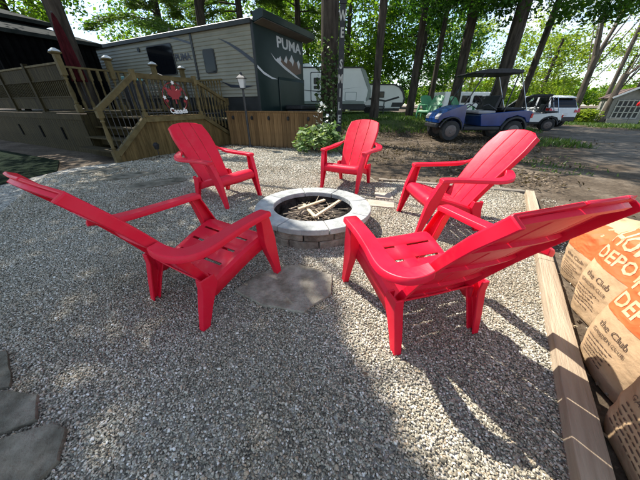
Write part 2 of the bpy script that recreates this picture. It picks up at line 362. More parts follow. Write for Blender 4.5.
def soft_mat(name, c1, c2, scale):
    '''own colour inside, ragged fade into the soil colour along the border'''
    m = ground_mat(); m.name = name; t = m.node_tree; b = t.nodes['Principled BSDF']; soil = b.inputs['Base Color'].links[0].from_socket
    n = noise_node(t, scale, 9, .62, coord='World'); r = ramp(t, [(.35, c1), (.65, c2)]); t.links.new(n.outputs['Fac'], r.inputs['Fac'])
    at = t.nodes.new('ShaderNodeAttribute'); at.attribute_name = 'edge'; n2 = noise_node(t, 1.7, 6, .65, coord='World')
    ad = t.nodes.new('ShaderNodeMath'); ad.operation = 'ADD'; t.links.new(at.outputs['Fac'], ad.inputs[0]); t.links.new(n2.outputs['Fac'], ad.inputs[1])
    mr = t.nodes.new('ShaderNodeMapRange'); mr.inputs['From Min'].default_value = .75; mr.inputs['From Max'].default_value = 1.15; t.links.new(ad.outputs[0], mr.inputs['Value'])
    mx = t.nodes.new('ShaderNodeMix'); mx.data_type = 'RGBA'; t.links.new(mr.outputs['Result'], mx.inputs[0]); t.links.new(soil, mx.inputs[6]); t.links.new(r.outputs['Color'], mx.inputs[7]); t.links.new(mx.outputs[2], b.inputs['Base Color'])
    return m
M['lane'] = soft_mat('packed_gravel_lane', (.080, .067, .052), (.17, .147, .118), 1.1)
M['lawn'] = soft_mat('lawn_soil', (.045, .062, .018), (.09, .105, .03), 2)
# packed lane running past the parked carts to the right
LANE = wob([(5.2, 1.0), (30, 1.0), (34, 12.5), (16.5, 13.2), (15.5, 22), (12.2, 28), (10.8, 28), (11.3, 14.5), (8.8, 10.2), (6.4, 6.8)], 10, .5)
soft_sheet('lane', LANE, 'lane', .018, .5, 1.3)
GRAVEL = [(-9, -3), (-1, -3), (.74, -.05), (3.05, 3.36), (2.9, 3.98), (1.0, 4.12), (.75, 5.2), (.5, 7.2), (-.3, 7.62), (-2.9, 8.55), (-4.35, 6.0), (-5.1, 5.3), (-5.35, 4.7), (-5.35, 3.7), (-9, 3.7)]
sheet('gravel_bed', GRAVEL, 'gravel_bed', .004, 1.2)
sheet('carpet', [(-5.3, 3.75), (-5.25, 4.85), (-6.2, 5.9), (-9.5, 7.5), (-12.5, 7.5), (-12.5, 3.75)], 'turf', .016, 1.5)
soft_sheet('lawn', wob([(1.2, 11.0), (3.4, 10.9), (9.2, 11.2), (10.8, 14.5), (10.5, 40), (-14, 40), (-6, 14), (.8, 12.2)], 8, .45), 'lawn', .026, .6, .8)
soft_sheet('lawn', wob([(17.3, 13.8), (50, 13.6), (60, 60), (17, 60), (16.4, 22)], 8, .4), 'lawn', .026, 1.5, .8)

# pebbles (uncountable): geometry-node scatter of small ico-spheres
def scatter_pebbles(name, poly, density, rmin, rmax, seed):
    me = mesh_from(name, [(x, y, .006) for x, y in poly], [list(range(len(poly)))])
    o = obj(name, me, 'pebble'); tag(o, kind='stuff')
    g = bpy.data.node_groups.new(name, 'GeometryNodeTree')
    g.interface.new_socket('Geometry', in_out='INPUT', socket_type='NodeSocketGeometry'); g.interface.new_socket('Geometry', in_out='OUTPUT', socket_type='NodeSocketGeometry')
    N = g.nodes.new; K = g.links.new
    i = N('NodeGroupInput'); u = N('NodeGroupOutput'); d = N('GeometryNodeDistributePointsOnFaces'); d.inputs['Density'].default_value = density; d.inputs['Seed'].default_value = seed
    ico = N('GeometryNodeMeshIcoSphere'); ico.inputs['Radius'].default_value = 1; ico.inputs['Subdivisions'].default_value = 2
    sm = N('GeometryNodeSetShadeSmooth'); setm = N('GeometryNodeSetMaterial'); setm.inputs['Material'].default_value = M['pebble']
    nz = N('ShaderNodeTexNoise'); nz.inputs['Scale'].default_value = 1.1; nz.inputs['Detail'].default_value = 1
    sp = N('GeometryNodeSetPosition'); vm = N('ShaderNodeVectorMath'); vm.operation = 'SUBTRACT'; vm.inputs[1].default_value = (.5, .5, .5)
    K(nz.outputs['Color'], vm.inputs[0]); vs = N('ShaderNodeVectorMath'); vs.operation = 'SCALE'; vs.inputs['Scale'].default_value = 1.0; K(vm.outputs[0], vs.inputs[0])
    K(ico.outputs['Mesh'], sp.inputs['Geometry']); K(vs.outputs[0], sp.inputs['Offset']); K(sp.outputs[0], sm.inputs[0]); K(sm.outputs[0], setm.inputs[0])
    ip = N('GeometryNodeInstanceOnPoints')
    rr = N('FunctionNodeRandomValue'); rr.data_type = 'FLOAT_VECTOR'; rr.inputs[0].default_value = (-.5, -.5, 0); rr.inputs[1].default_value = (.5, .5, 6.283)
    rs = N('FunctionNodeRandomValue'); rs.data_type = 'FLOAT_VECTOR'; rs.inputs[0].default_value = (rmin, rmin * .75, rmin * .5); rs.inputs[1].default_value = (rmax, rmax * .85, rmax * .62)
    rz = N('FunctionNodeRandomValue'); rz.data_type = 'FLOAT_VECTOR'; rz.inputs[0].default_value = (0, 0, -.004); rz.inputs[1].default_value = (0, 0, .007)
    sp2 = N('GeometryNodeSetPosition'); K(rz.outputs[0], sp2.inputs['Offset'])
    K(i.outputs[0], d.inputs['Mesh']); K(d.outputs['Points'], sp2.inputs['Geometry']); K(sp2.outputs[0], ip.inputs['Points']); K(setm.outputs[0], ip.inputs['Instance'])
    K(rr.outputs[0], ip.inputs['Rotation']); K(rs.outputs[0], ip.inputs['Scale']); K(ip.outputs['Instances'], u.inputs[0])
    mod = o.modifiers.new('scatter', 'NODES'); mod.node_group = g
    return o
scatter_pebbles('gravel_pebbles', [(-2.0, .16), (.86, .16), (2.28, 2.25), (-3.6, 2.25)], 30000, .0028, .0068, 1)
scatter_pebbles('gravel_pebbles', [(-3.6, 2.25), (2.28, 2.25), (3.02, 3.4), (2.85, 3.95), (1.0, 4.08), (.85, 4.6), (-5.2, 4.6)], 11000, .0045, .010, 2)
scatter_pebbles('gravel_pebbles', [(-4.75, 4.6), (.85, 4.6), (.5, 7.1), (-.3, 7.55), (-2.9, 8.4), (-4.3, 6.4)], 3000, .008, .016, 3)
scatter_pebbles('gravel_pebbles', [(-2.0, .16), (.86, .16), (2.9, 3.3), (-4.2, 3.3)], 300, .007, .0115, 5)
scatter_pebbles('gravel_pebbles', [(1.02, .2), (2.3, .2), (3.3, 3.3), (3.15, 3.3)], 900, .004, .009, 4)

# ================================================================ FIRE PIT
PIT = Vector((-.075, 2.46, 0))
pit = thing('fire_pit', 'round stone fire pit ring with pale grey coping and burnt sticks inside', 'fire pit', PIT)
def arc_block(r0, r1, a0, a1, z0, z1, n=7, rough=0.0, seed=0):
    mb = MB(); rings = []
    for k in range(n + 1):
        a = a0 + (a1 - a0) * k / n
        ro = r1 + (rough * noise.noise((a * 6, seed, 0)) if rough else 0)
        rings.append([(r * math.cos(a), r * math.sin(a), z) for r, z in ((r0, z0), (ro, z0), (ro + (.006 * noise.noise((a * 9, seed, 4)) if rough else 0), (z0 + z1) / 2), (ro, z1), (r0, z1))])
    mb.loft(rings); return mb
ncop = 8
for k in range(ncop):
    a0 = 2 * math.pi * (k + .06) / ncop + .22; a1 = 2 * math.pi * (k + 1 + .06) / ncop + .22 - .015
    arc_block(.425, .62, a0, a1, .165, .22, 10).build('coping_stone', 'coping', pit, 30, .007)
for row, (z0, z1) in enumerate(((.0, .085), (.088, .162))):
    nb = 13
    for k in range(nb):
        a0 = 2 * math.pi * (k + .5 * row) / nb; a1 = 2 * math.pi * (k + 1 + .5 * row) / nb - .016
        arc_block(.455, .592, a0, a1, z0 - (.02 if row == 0 else 0), z1, 6, .02, k + 20 * row).build('wall_block', 'block', pit, 40, .009)
for k in range(12): arc_block(.440, .4545, 2 * math.pi * k / 12, 2 * math.pi * (k + 1) / 12 - .01, .01, .16, 5).build('soot_liner', 'ash', pit, 40)
mb = MB(); rings = []
for r in (.438, .4, .3, .2, .1, .02):
    rings.append([(r * math.cos(a), r * math.sin(a), .035 + .045 * (1 - r / .47) + .012 * noise.noise((r * 9 * math.cos(a), r * 9 * math.sin(a), 1))) for a in np.linspace(0, 2 * math.pi, 25)[:-1]])
mb.loft(rings, cap=False); mb.build('ash_bed', 'ash', pit, 60)
def stick(x, y, z, ang, ln, r, tilt=0, mat='stick', name='stick', label='thin dry stick lying in the fire pit'):
    m = MB(); d = Vector((math.cos(ang) * math.cos(tilt), math.sin(ang) * math.cos(tilt), math.sin(tilt))); c = Vector((x, y, z)); sd = Vector((-d.y, d.x, 0))
    pts = [c + d * ln * (t - .5) + sd * .02 * noise.noise((x * 9 + t * 3, y * 9, 2)) for t in (0, .3, .6, 1)]
    m.tube(pts, [r, r * .95, r * .8, r * .55], 6); o = m.build(name, mat, None, 40); o.location = PIT
    return tag(o, label, 'stick', 'sticks heaped in the fire pit')
for k in range(64):
    a = random.uniform(0, 6.28); rr = random.uniform(0, .26)
    stick(rr * math.cos(a) + .03, rr * math.sin(a) - .01, random.uniform(.09, .175), random.uniform(0, 3.14), random.uniform(.18, .42), random.uniform(.004, .009), random.uniform(-.12, .12))
def kindling(p, q, w, h, label):
    m = MB(); m.bar(p, q, w, h); o = m.build('kindling_piece', 'kindling', None, 0, .003); o.location = PIT; tag(o, label, 'kindling')
kindling((-.11, .14, .165), (.03, -.19, .15), .034, .02, 'pale split kindling laid lengthwise at the bottom of the crossed pair')
kindling((-.16, -.02, .175), (.13, .20, .20), .036, .02, 'pale split kindling crossing over another in the fire pit')
kindling((.02, -.20, .16), (.30, .17, .20), .03, .022, 'pale kindling strip leaning toward the pit wall away from the crossed pair')

# ================================================================ CHAIR
def chan_ring(c, hx, hy, t, sx):
    """U channel opening inward; sx = outward direction"""
    pts = [(-hx, -hy), (hx, -hy), (hx, hy), (-hx, hy), (-hx, hy - t), (hx - t, hy - t), (hx - t, -hy + t), (-hx, -hy + t)]
    pts = [(x * sx, y) for x, y in pts]
    return [(c[0] + x, c[1] + y, c[2]) for x, y in pts]
def make_chair(mat):
    P = {}
    # seat: rolled front lip, three rows of two slots, side flanges
    prof = [(-.062, .268), (-.048, .30), (-.046, .33), (-.060, .355), (-.088, .368), (-.125, .368), (-.173, .358), (-.192, .354), (-.283, .328), (-.302, .323), (-.393, .293), (-.412, .287), (-.47, .266), (-.515, .25), (-.545, .255), (-.565, .28)]
    hole_rows = (6, 8, 10)
    V = []; F = []
    for i, (y, z) in enumerate(prof):
        hw = .272 - .03 * max(0, (-y - .1)) / .45
        fl = .085 if i > 3 else .085 * i / 4
        cols = [(-hw - .006, z - fl), (-hw, z - .012), (-hw + .012, z), (-hw * .80, z), (-hw * .16, z - .004), (hw * .16, z - .004), (hw * .80, z), (hw - .012, z), (hw, z - .012), (hw + .006, z - fl)]
        V += [(x, y, zz) for x, zz in cols]
    n = 10
    for i in range(len(prof) - 1):
        for j in range(n - 1):
            if i in hole_rows and j in (3, 5): continue
            a = i * n + j; F.append([a, a + 1, a + n + 1, a + n])
    me = mesh_from('seat', V, F, 38); me.materials.append(mat)
    P['seat'] = me
    # legs
    def leg(sections, sx):
        m = MB(); m.loft([chan_ring(c, hx, hy, .011, sx) for c, hx, hy in sections]); me = m.mesh('leg', 30); me.materials.append(mat); return me
    P['legs'] = []
    for sx in (-1, 1):
        P['legs'].append(leg([((.296 * sx, -.004, 0), .019, .023), ((.296 * sx, -.03, .12), .022, .032), ((.299 * sx, -.072, .28), .026, .05), ((.303 * sx, -.088, .35), .028, .054), ((.322 * sx, -.125, .50), .028, .040), ((.330 * sx, -.142, .548), .028, .038)], sx))
    for sx in (-1, 1):
        P['legs'].append(leg([((.254 * sx, -.642, 0), .020, .024), ((.256 * sx, -.60, .14), .023, .036), ((.258 * sx, -.555, .265), .025, .05), ((.262 * sx, -.56, .33), .022, .045)], sx))
    # arms: flat paddle that sweeps inward to the back
    P['arms'] = []
    for sx in (-1, 1):
        path = [((.333, -.098, .556), .040), ((.335, -.14, .562), .044), ((.342, -.30, .562), .043), ((.358, -.46, .560), .045), ((.372, -.57, .560), .049), ((.372, -.645, .566), .050), ((.350, -.705, .580), .047), ((.312, -.735, .600), .040), ((.275, -.745, .620), .032)]
        fine = []
        for i in range(len(path) - 1):
            q = [np.array(path[min(max(i + k, 0), len(path) - 1)][0] + (path[min(max(i + k, 0), len(path) - 1)][1],)) for k in (-1, 0, 1, 2)]
            for u in (0, .25, .5, .75): fine.append(.5 * (2 * q[1] + (q[2] - q[0]) * u + (2 * q[0] - 5 * q[1] + 4 * q[2] - q[3]) * u * u + (3 * q[1] - q[0] - 3 * q[2] + q[3]) * u ** 3))
        path = [(tuple(p[:3]), float(p[3])) for p in fine] + [path[-1]]
        rings = []
        for i, (c, hw) in enumerate(path):
            a = Vector(path[max(i - 1, 0)][0]); b = Vector(path[min(i + 1, len(path) - 1)][0]); d = (b - a).normalized(); s = Vector((-d.y, d.x, 0)).normalized(); c = Vector(c); th = .017 if i else .013
            r = [c + s * hw + Vector((0, 0, th * .2)), c + s * hw * .85 + Vector((0, 0, th)), c - s * hw * .85 + Vector((0, 0, th)), c - s * hw + Vector((0, 0, th * .2)), c - s * hw - Vector((0, 0, th)), c + s * hw - Vector((0, 0, th))]
            rings.append([(p.x * sx, p.y, p.z) for p in r])
        m = MB(); m.loft(rings); me = m.mesh('arm', 32); me.materials.append(mat); P['arms'].append(me)
    # back: three fan slats with narrow gaps, arched top, outer rim flange
    def back_pt(x, s, off=0):
        smax = 1.0 - .06 * (abs(x) / .25) ** 2.4
        q = s * smax
        y = -.515 - .458 * q - .03 * math.sin(q * math.pi) * -1 - off * .84 + .45 * x * x
        z = .245 + .708 * q - .02 * math.sin(q * math.pi * .9) - off * .54
        return (x, y, z)
    def halfw(s): return .216 + .048 * ss(0, .8, s) - .022 * ss(.85, 1, s)
    P['slats'] = []
    svals = [0, .08, .18, .28, .38, .48, .58, .68, .78, .86, .92, .96, .985, 1]
    for k, (f0, f1) in enumerate(((-1, -.345), (-.318, .318), (.345, 1))):
        rings = []
        for s in svals:
            W_ = halfw(s); x0, x1 = f0 * W_, f1 * W_
            if k == 0: r = [back_pt(x0, s, -.002), back_pt(x0 + .008, s, -.008), back_pt((x0 + x1) / 2, s, -.004), back_pt(x1, s, -.007), back_pt(x1, s, .006), back_pt(x0 + .012, s, .006), back_pt(x0 + .012, s, .042), back_pt(x0, s, .042)]
            elif k == 2: r = [back_pt(x0, s, -.007), back_pt((x0 + x1) / 2, s, -.004), back_pt(x1 - .008, s, -.008), back_pt(x1, s, -.002), back_pt(x1, s, .042), back_pt(x1 - .012, s, .042), back_pt(x1 - .012, s, .006), back_pt(x0, s, .006)]
            else: r = [back_pt(x0, s, -.007), back_pt(0, s, -.004), back_pt(x1, s, -.007), back_pt(x1, s, .006), back_pt(0, s, .007), back_pt(x0, s, .006)]
            rings.append(r)
        m = MB(); m.loft(rings); me = m.mesh('back_slat', 34); me.materials.append(mat); P['slats'].append(me)
    P['braces'] = []
    for s in (.05, .24, .50, .74, .965):
        W_ = halfw(s) - .012; m = MB()
        m.loft([[back_pt(x, s - .012, .0055), back_pt(x, s + .012, .0055), back_pt(x, s + .010, .022), back_pt(x, s - .010, .022)] for x in np.linspace(-W_, W_, 7)])
        me = m.mesh('back_brace', 34); me.materials.append(mat); P['braces'].append(me)
    return P
def place_chair(P, loc, rot, label, group=None, scale=1, tilt=0):
    t = thing('adirondack_chair', label, 'chair', loc, R(rot), group); t.scale = (scale,) * 3; t.rotation_euler.x = tilt
    s = obj('seat', P['seat'], None, t); so_ = s.modifiers.new('solid', 'SOLIDIFY'); so_.thickness = .010; so_.offset = -1
    for me in P['legs']: obj('leg', me, None, t, .003)
    for me in P['arms']: obj('arm', me, None, t, .0035)
    for me in P['slats']: obj('back_slat', me, None, t, .0035)
    for me in P['braces']: obj('back_brace', me, None, t)
    return t
RED = make_chair(M['red'])
GR = 'red chairs around the fire pit'
place_chair(RED, (-.584, 1.668, .006), -29.7, 'red plastic adirondack chair with one front foot on the big flagstone', GR)
place_chair(RED, (.472, 1.515, .006), 16.0, 'red plastic adirondack chair with its back leaning over the paper bags', GR)
place_chair(RED, (.983, 2.479, .006), 92.3, 'red plastic adirondack chair standing by the corner of the timber edging', GR)
place_chair(RED, (.282, 3.598, .006), 150.3, 'red plastic adirondack chair in front of the leafy bush and ivy tree', GR)
place_chair(RED, (-1.022, 3.116, .006), -120.8, 'red plastic adirondack chair with its back to the deck stairs', GR)

# ================================================================ STONES IN THE GRAVEL
def slab(name, pts, z0, z1, mat, label, cat, group=None, amp=.012):
    m = MB(); n = len(pts); cx = sum(p[0] for p in pts) / n; cy = sum(p[1] for p in pts) / n
    fine = []
    for i, p in enumerate(pts):
        q = pts[(i + 1) % n]
        for k in range(5):
            t = k / 5; x = p[0] + (q[0] - p[0]) * t; y = p[1] + (q[1] - p[1]) * t
            fine.append((x + amp * noise.noise((x * 9, y * 9, 1)), y + amp * noise.noise((x * 9, y * 9, 5))))
    def ring(s, z, dz=0): return [(cx + (x - cx) * s, cy + (y - cy) * s, z + dz * noise.noise((x * 5, y * 5, 2))) for x, y in fine]
    m.loft([ring(1, z0 - .01), ring(1.0, z1 - .006, .006), ring(.985, z1, .005), ring(.9, z1, .006), ring(.75, z1, .007), ring(.55, z1, .007), ring(.3, z1, .006), ring(.1, z1, .004)])
    return tag(m.build(name, mat, None, 24), label, cat, group)
slab('flagstone', [(-.60, 1.30), (-.47, 1.50), (-.17, 1.62), (.09, 1.47), (.085, 1.26), (-.04, 1.16), (-.10, 1.095), (-.37, 1.15)], 0, .030, 'flag', 'large irregular tan flagstone under a red chair foot before the fire pit', 'flagstone')
slab('stepping_stone', [(-2.05, .86), (-1.66, .815), (-1.50, .70), (-1.44, .64), (-1.66, .585), (-2.1, .66)], 0, .028, 'slate', 'dark slate slab at the far end of the slab row, beyond two others', 'stepping stone', 'slate slabs in a row')
slab('stepping_stone', [(-1.70, .57), (-1.40, .625), (-1.27, .60), (-1.175, .50), (-1.30, .445), (-1.62, .37)], 0, .03, 'slate', 'dark slate slab between two others in the row', 'stepping stone', 'slate slabs in a row')
slab('stepping_stone', [(-1.28, .425), (-1.09, .485), (-1.02, .47), (-.955, .37), (-1.0, .24), (-1.5, .2), (-1.6, .31)], 0, .03, 'slate', 'dark slate slab at the end of the row, jutting furthest into the gravel', 'stepping stone', 'slate slabs in a row')
def disc(x, y, rx, ry, rot): return [(x + rx * math.cos(a) * math.cos(rot) - ry * math.sin(a) * math.sin(rot), y + rx * math.cos(a) * math.sin(rot) + ry * math.sin(a) * math.cos(rot)) for a in np.linspace(0, 2 * math.pi, 13)[:-1]]
for (x, y, lab) in ((-4.45, 4.88, 'round dark stepping stone beside the green carpet'), (-3.55, 4.47, 'round dark stepping stone between two like it in the gravel'), (-2.72, 3.98, 'round dark stepping stone closest to the red chair by the deck')):
    slab('stepping_stone', disc(x, y, .46, .23, R(38)), 0, .026, 'slate', lab, 'stepping stone', 'round stepping stones')
slab('paver', [(.78, 3.22), (1.02, 3.18), (1.05, 3.44), (.82, 3.48)], 0, .03, 'paver', 'square beige paver beside the chair in front of the bush', 'paver', None, .004)
slab('paver', [(.62, 2.95), (.95, 2.86), (1.0, 3.09), (.66, 3.17)], 0, .026, 'paver', 'flat beige paver next to the fire pit ring', 'paver', None, .004)

# ================================================================ TIMBER EDGING
def timber(p, q, w, z1, label, segs=1, mat='timber'):
    t = thing('timber_edging', label, 'timber', (p[0], p[1], 0), math.atan2(q[1] - p[1], q[0] - p[0]) - math.pi / 2)
    Ln = math.hypot(q[0] - p[0], q[1] - p[1])
    cuts = [0] + ([.46 * Ln] if segs == 2 else []) + [Ln]
    for a, b in zip(cuts, cuts[1:]):
        m = MB(); ys = np.linspace(a + .003, b - .003, 14)
        m.loft([[(dx * w + .004 * noise.noise((y * 4, dx, 0)), y, z + (.004 * noise.noise((y * 3, dx * 5, 2)) if z > 0 else 0)) for dx, z in ((0, -.02), (1, -.02), (1, z1), (0, z1))] for y in ys])
        m.build('beam', mat, t, 0, .006)
    return t
timber((.725, .10), (3.03, 3.44), .10, .075, 'long pale landscape timber separating the gravel from the paper bags', 2)
timber((3.10, 3.50), (1.02, 4.18), .10, .03, 'low weathered timber edging at the back of the gravel', 1, 'timber_old')

# ================================================================ PAPER BAGS
def make_bag(F, rot, w, dpt, hgt, lean, label, seed, logo=True, fold=.12, words=True):
    tv = Vector((math.cos(R(rot)), math.sin(R(rot)))); nv = Vector((math.sin(R(rot)), -math.cos(R(rot)))); cc = Vector(F) + tv * w / 2 - nv * dpt / 2; loc = (cc.x, cc.y, 0)
    t = thing('paper_bag', label, 'paper bag', loc, R(rot), 'paper yard bags beside the timber')
    def wx(tt): return w / 2 * (.90 + .16 * math.sin(min(tt / .8, 1) * math.pi) ** .8 - .10 * ss(.72, 1, tt))
    def wy(tt): return dpt / 2 * (.88 + .26 * math.sin(min(tt / .85, 1) * math.pi) ** .8) * (1 - .80 * ss(.74, .98, tt)) + .008
    def finish(P, nx, ny, tt):
        z = P[2]
        dsp = .014 * noise.noise((P[0] * 6 + seed, P[1] * 6, z * 5)) + .010 * (.35 - abs(noise.noise((P[0] * 9 + seed, P[1] * 9 + z * 3, z * 13)))) + .004 * (.3 - abs(noise.noise((P[0] * 22 + z * 9, P[1] * 22 + seed, z * 34)))) + (.035 * ss(.62, .9, tt)) * (.3 - abs(noise.noise((P[0] * 12, seed, z * 19))))
        x = P[0] + nx * dsp + lean[0] * tt ** 1.5; y = P[1] + ny * dsp + lean[1] * tt ** 1.5 - fold * max(0, tt - .86) * 1.2
        return (x, y, z - (.03 * ss(.8, 1, tt)) * (1 + noise.noise((P[0] * 8 + seed, 0, 0))))
    n = 128; rings = []
    for i in range(73):
        tt = i / 72; a_, b_ = wx(tt), wy(tt); ring = []
        for k in range(n):
            an = 2 * math.pi * k / n; c_, s_ = math.cos(an), math.sin(an); e = 2 / 4.2
            x = a_ * math.copysign(abs(c_) ** e, c_); y = b_ * math.copysign(abs(s_) ** e, s_)
            ring.append(finish((x, y, tt * hgt), c_ * .5, s_, tt))
        rings.append(ring)
    m = MB(); m.loft(rings); m.build('paper_sack', 'paper', t, 55)
    def front(u, v, off=.0022):
        """u across (-.5..5 of width), v height 0..1 -> point on the printed face (local -y side)"""
        a_, b_ = wx(v), wy(v); x = u * w * .96; q = min(abs(x) / a_, .995)
        y = -b_ * (1 - q ** 4.2) ** (1 / 4.2)
        # matching radial normal of the sack
        s_ = -((1 - q ** 4.2)) ** .5; c_ = math.copysign(q ** 2.1, x)
        P = finish((x, y, v * hgt), c_ * .5, s_, v)
        return (P[0] + c_ * off, P[1] + s_ * off, P[2])
    def patch(u0, u1, v0, v1, nu, nv, off):
        V = [(u0 + (u1 - u0) * i / nu, v0 + (v1 - v0) * j / nv, 0) for j in range(nv + 1) for i in range(nu + 1)]
        F = [[j * (nu + 1) + i, j * (nu + 1) + i + 1, (j + 1) * (nu + 1) + i + 1, (j + 1) * (nu + 1) + i] for j in range(nv) for i in range(nu)]
        return V, F
    if logo:
        V, F = patch(-.44, .44, .50, .88, 60, 44, 0); mapped('logo_panel', V, F, lambda a, b, c: front(a, b, .0026), 'orange', t)
        for body, cu, cv, sz, hz in () if not words else (('THE', -.27, .845, .10, .05), ('HOME', 0, .745, .315, .125), ('DEPOT', 0, .60, .255, .11)):
            v, f = text_geo(body, 1, .022, 4)
            xs = [q[0] for q in v]; ys = [q[1] for q in v]; wx_ = max(xs) - min(xs); hy_ = max(ys) - min(ys); wt = {'THE': .2, 'HOME': .78, 'DEPOT': .78}[body]
            v = [(cu + (q[0] - (max(xs) + min(xs)) / 2) / wx_ * wt, cv + (q[1] - (max(ys) + min(ys)) / 2) / hy_ * hz, 0) for q in v]
            mapped('logo_lettering', v, f, lambda a, b, c: front(a, b, .0046), 'cream_print', t)
    for body, cu, cv, wt, hz in (('the Club', -.06, .405, .46, .050), ('GARDEN CLUB', -.06, .335, .50, .030)):
        v, f = text_geo(body, 1, .0, 2); xs = [q[0] for q in v]; ys = [q[1] for q in v]
        v = [(cu + (q[0] - (max(xs) + min(xs)) / 2) / (max(xs) - min(xs)) * wt, cv + (q[1] - (max(ys) + min(ys)) / 2) / (max(ys) - min(ys)) * hz, 0) for q in v]
        mapped('printed_line', v, f, lambda a, b, c: front(a, b, .0036), 'ink', t)
    rn = random.Random(seed)
    mbv, mbf = [], []
    for j in range(6):                                   # rows of small illegible print
        u = -.31; v0 = .27 - .032 * j; end = rn.uniform(-.02, .16)
        while u < end:
            ln = rn.uniform(.02, .07); V, F = patch(u, u + ln, v0, v0 + .008, 3, 1, 0); o = len(mbv); mbv += V; mbf += [[i + o for i in q] for q in F]; u += ln + .02
    mapped('small_print', mbv, mbf, lambda a, b, c: front(a, b, .0034), 'ink', t)
    return t
# local -y is the printed face; rot turns it towards the fire pit
make_bag((1.91, 1.60), -105, .40, .30, .52, (.0, -.02), 'brown paper yard bag half hidden behind the leaning chair back', 11, True, -.3, False)
make_bag((1.68, 1.26), -107, .41, .33, .70, (.0, .05), 'bulging brown paper yard bag with its orange logo fully in view', 23, True, .1)
make_bag((1.38, .88), -106, .37, .30, .66, (.0, .05), 'brown paper yard bag with folded top and a dry leaf by its foot', 37, True, .5)
make_bag((1.19, .555), -113, .42, .28, .72, (.0, .03), 'brown paper yard bag at the end of the row, shaded by the chair', 51, True, .1)

# ================================================================ DECK (local x to the right along the trailer, local y away)
AX = R(-26.5); D0 = (-6.07, 6.85, 0)
deck = thing('deck', 'weathered wooden deck with turned railings, stair platform and board skirt', 'deck', D0, AX)
def part(mb, name, mat, parent, smooth=0, bevel=0): return mb.build(name, mat, parent, smooth, bevel)
# floor and skirt
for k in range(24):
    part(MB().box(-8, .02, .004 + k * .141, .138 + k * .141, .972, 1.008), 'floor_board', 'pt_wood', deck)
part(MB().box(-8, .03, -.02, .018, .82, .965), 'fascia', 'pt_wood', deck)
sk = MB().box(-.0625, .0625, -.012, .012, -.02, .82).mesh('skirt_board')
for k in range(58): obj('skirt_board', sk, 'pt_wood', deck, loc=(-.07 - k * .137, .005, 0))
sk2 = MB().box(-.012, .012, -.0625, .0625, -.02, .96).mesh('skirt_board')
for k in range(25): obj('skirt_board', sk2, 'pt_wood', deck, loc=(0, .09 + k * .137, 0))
for x in (-1.35, -2.75, -4.3): part(MB().box(x - .05, x + .05, -.022, -.009, .30, .62), 'vent_slot', 'shade_vent_black', deck)
# turned post and baluster shapes
def turned(z0, z1, r, sq0, sq1):
    """square ends, turned middle"""
    m = MB(); m.box(-r, r, -r, r, z0, z0 + sq0); m.box(-r, r, -r, r, z1 - sq1, z1)
    a, b = z0 + sq0, z1 - sq1; h = b - a
    m.lathe([(r * .98, a), (r * .7, a + .02), (r * .95, a + .05), (r * .6, a + .08), (r * .95, a + h * .38), (r * .75, a + h * .6), (r * .5, b - .10), (r * .85, b - .07), (r * .55, b - .04), (r * .98, b)], 10)
    return m
def cap_lamp(x, y, z, r=.085):
    o = MB().sqlathe([(r * .75, z), (r * 1.1, z + .02), (r * 1.1, z + .045), (r * .9, z + .05)], (x, y)).build('post_cap', 'rail_wood', deck)
    MB().sqlathe([(r * .95, z + .05), (r * .9, z + .07), (r * .3, z + .115)], (x, y)).build('cap_lens', 'lamp_glass', o)
bigpost = turned(1.0, 2.18, .055, .16, .40).mesh('post', 40)
for (x, y) in ((0, .03), (0, 1.07), (0, 2.28), (0, 3.25)):
    obj('post', bigpost, 'rail_wood', deck, loc=(x, y, 0)); cap_lamp(x, y, 2.18)
sqpost = MB().box(-.05, .05, -.05, .05, 1.0, 2.1).mesh('post')
for x in (-1.9, -3.8, -5.7, -7.6):
    obj('post', sqpost, 'pt_wood', deck, loc=(x, .03, 0))
# front railing of the deck: wide top band, slim balusters, wide bottom band
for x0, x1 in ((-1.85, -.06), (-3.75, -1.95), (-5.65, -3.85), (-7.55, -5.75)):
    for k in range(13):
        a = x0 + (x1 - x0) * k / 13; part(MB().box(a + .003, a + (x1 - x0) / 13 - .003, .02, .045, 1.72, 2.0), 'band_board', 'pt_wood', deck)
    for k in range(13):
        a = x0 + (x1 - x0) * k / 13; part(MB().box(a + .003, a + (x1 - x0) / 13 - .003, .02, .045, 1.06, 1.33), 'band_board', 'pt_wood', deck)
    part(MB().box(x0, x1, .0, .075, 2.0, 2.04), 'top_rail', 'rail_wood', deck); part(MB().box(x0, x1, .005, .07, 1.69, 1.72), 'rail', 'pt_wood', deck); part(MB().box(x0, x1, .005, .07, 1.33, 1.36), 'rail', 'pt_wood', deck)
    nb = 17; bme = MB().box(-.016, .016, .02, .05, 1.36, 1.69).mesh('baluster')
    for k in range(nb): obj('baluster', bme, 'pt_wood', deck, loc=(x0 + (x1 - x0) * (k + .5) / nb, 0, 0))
# side railing along the platform (local x = 0): turned balusters
tb = turned(1.06, 1.93, .028, .18, .22).mesh('baluster', 40)
for y0, y1, nb in ((.09, 1.01, 5), (1.13, 2.22, 6), (2.34, 3.19, 4)):
    part(MB().box(-.035, .035, y0, y1, 1.93, 1.97), 'top_rail', 'rail_wood', deck); part(MB().box(-.03, .03, y0, y1, 1.03, 1.06), 'rail', 'rail_wood', deck)
    for k in range(nb): obj('baluster', tb, 'rail_wood', deck, loc=(0, y0 + (y1 - y0) * (k + .5) / nb, 0))
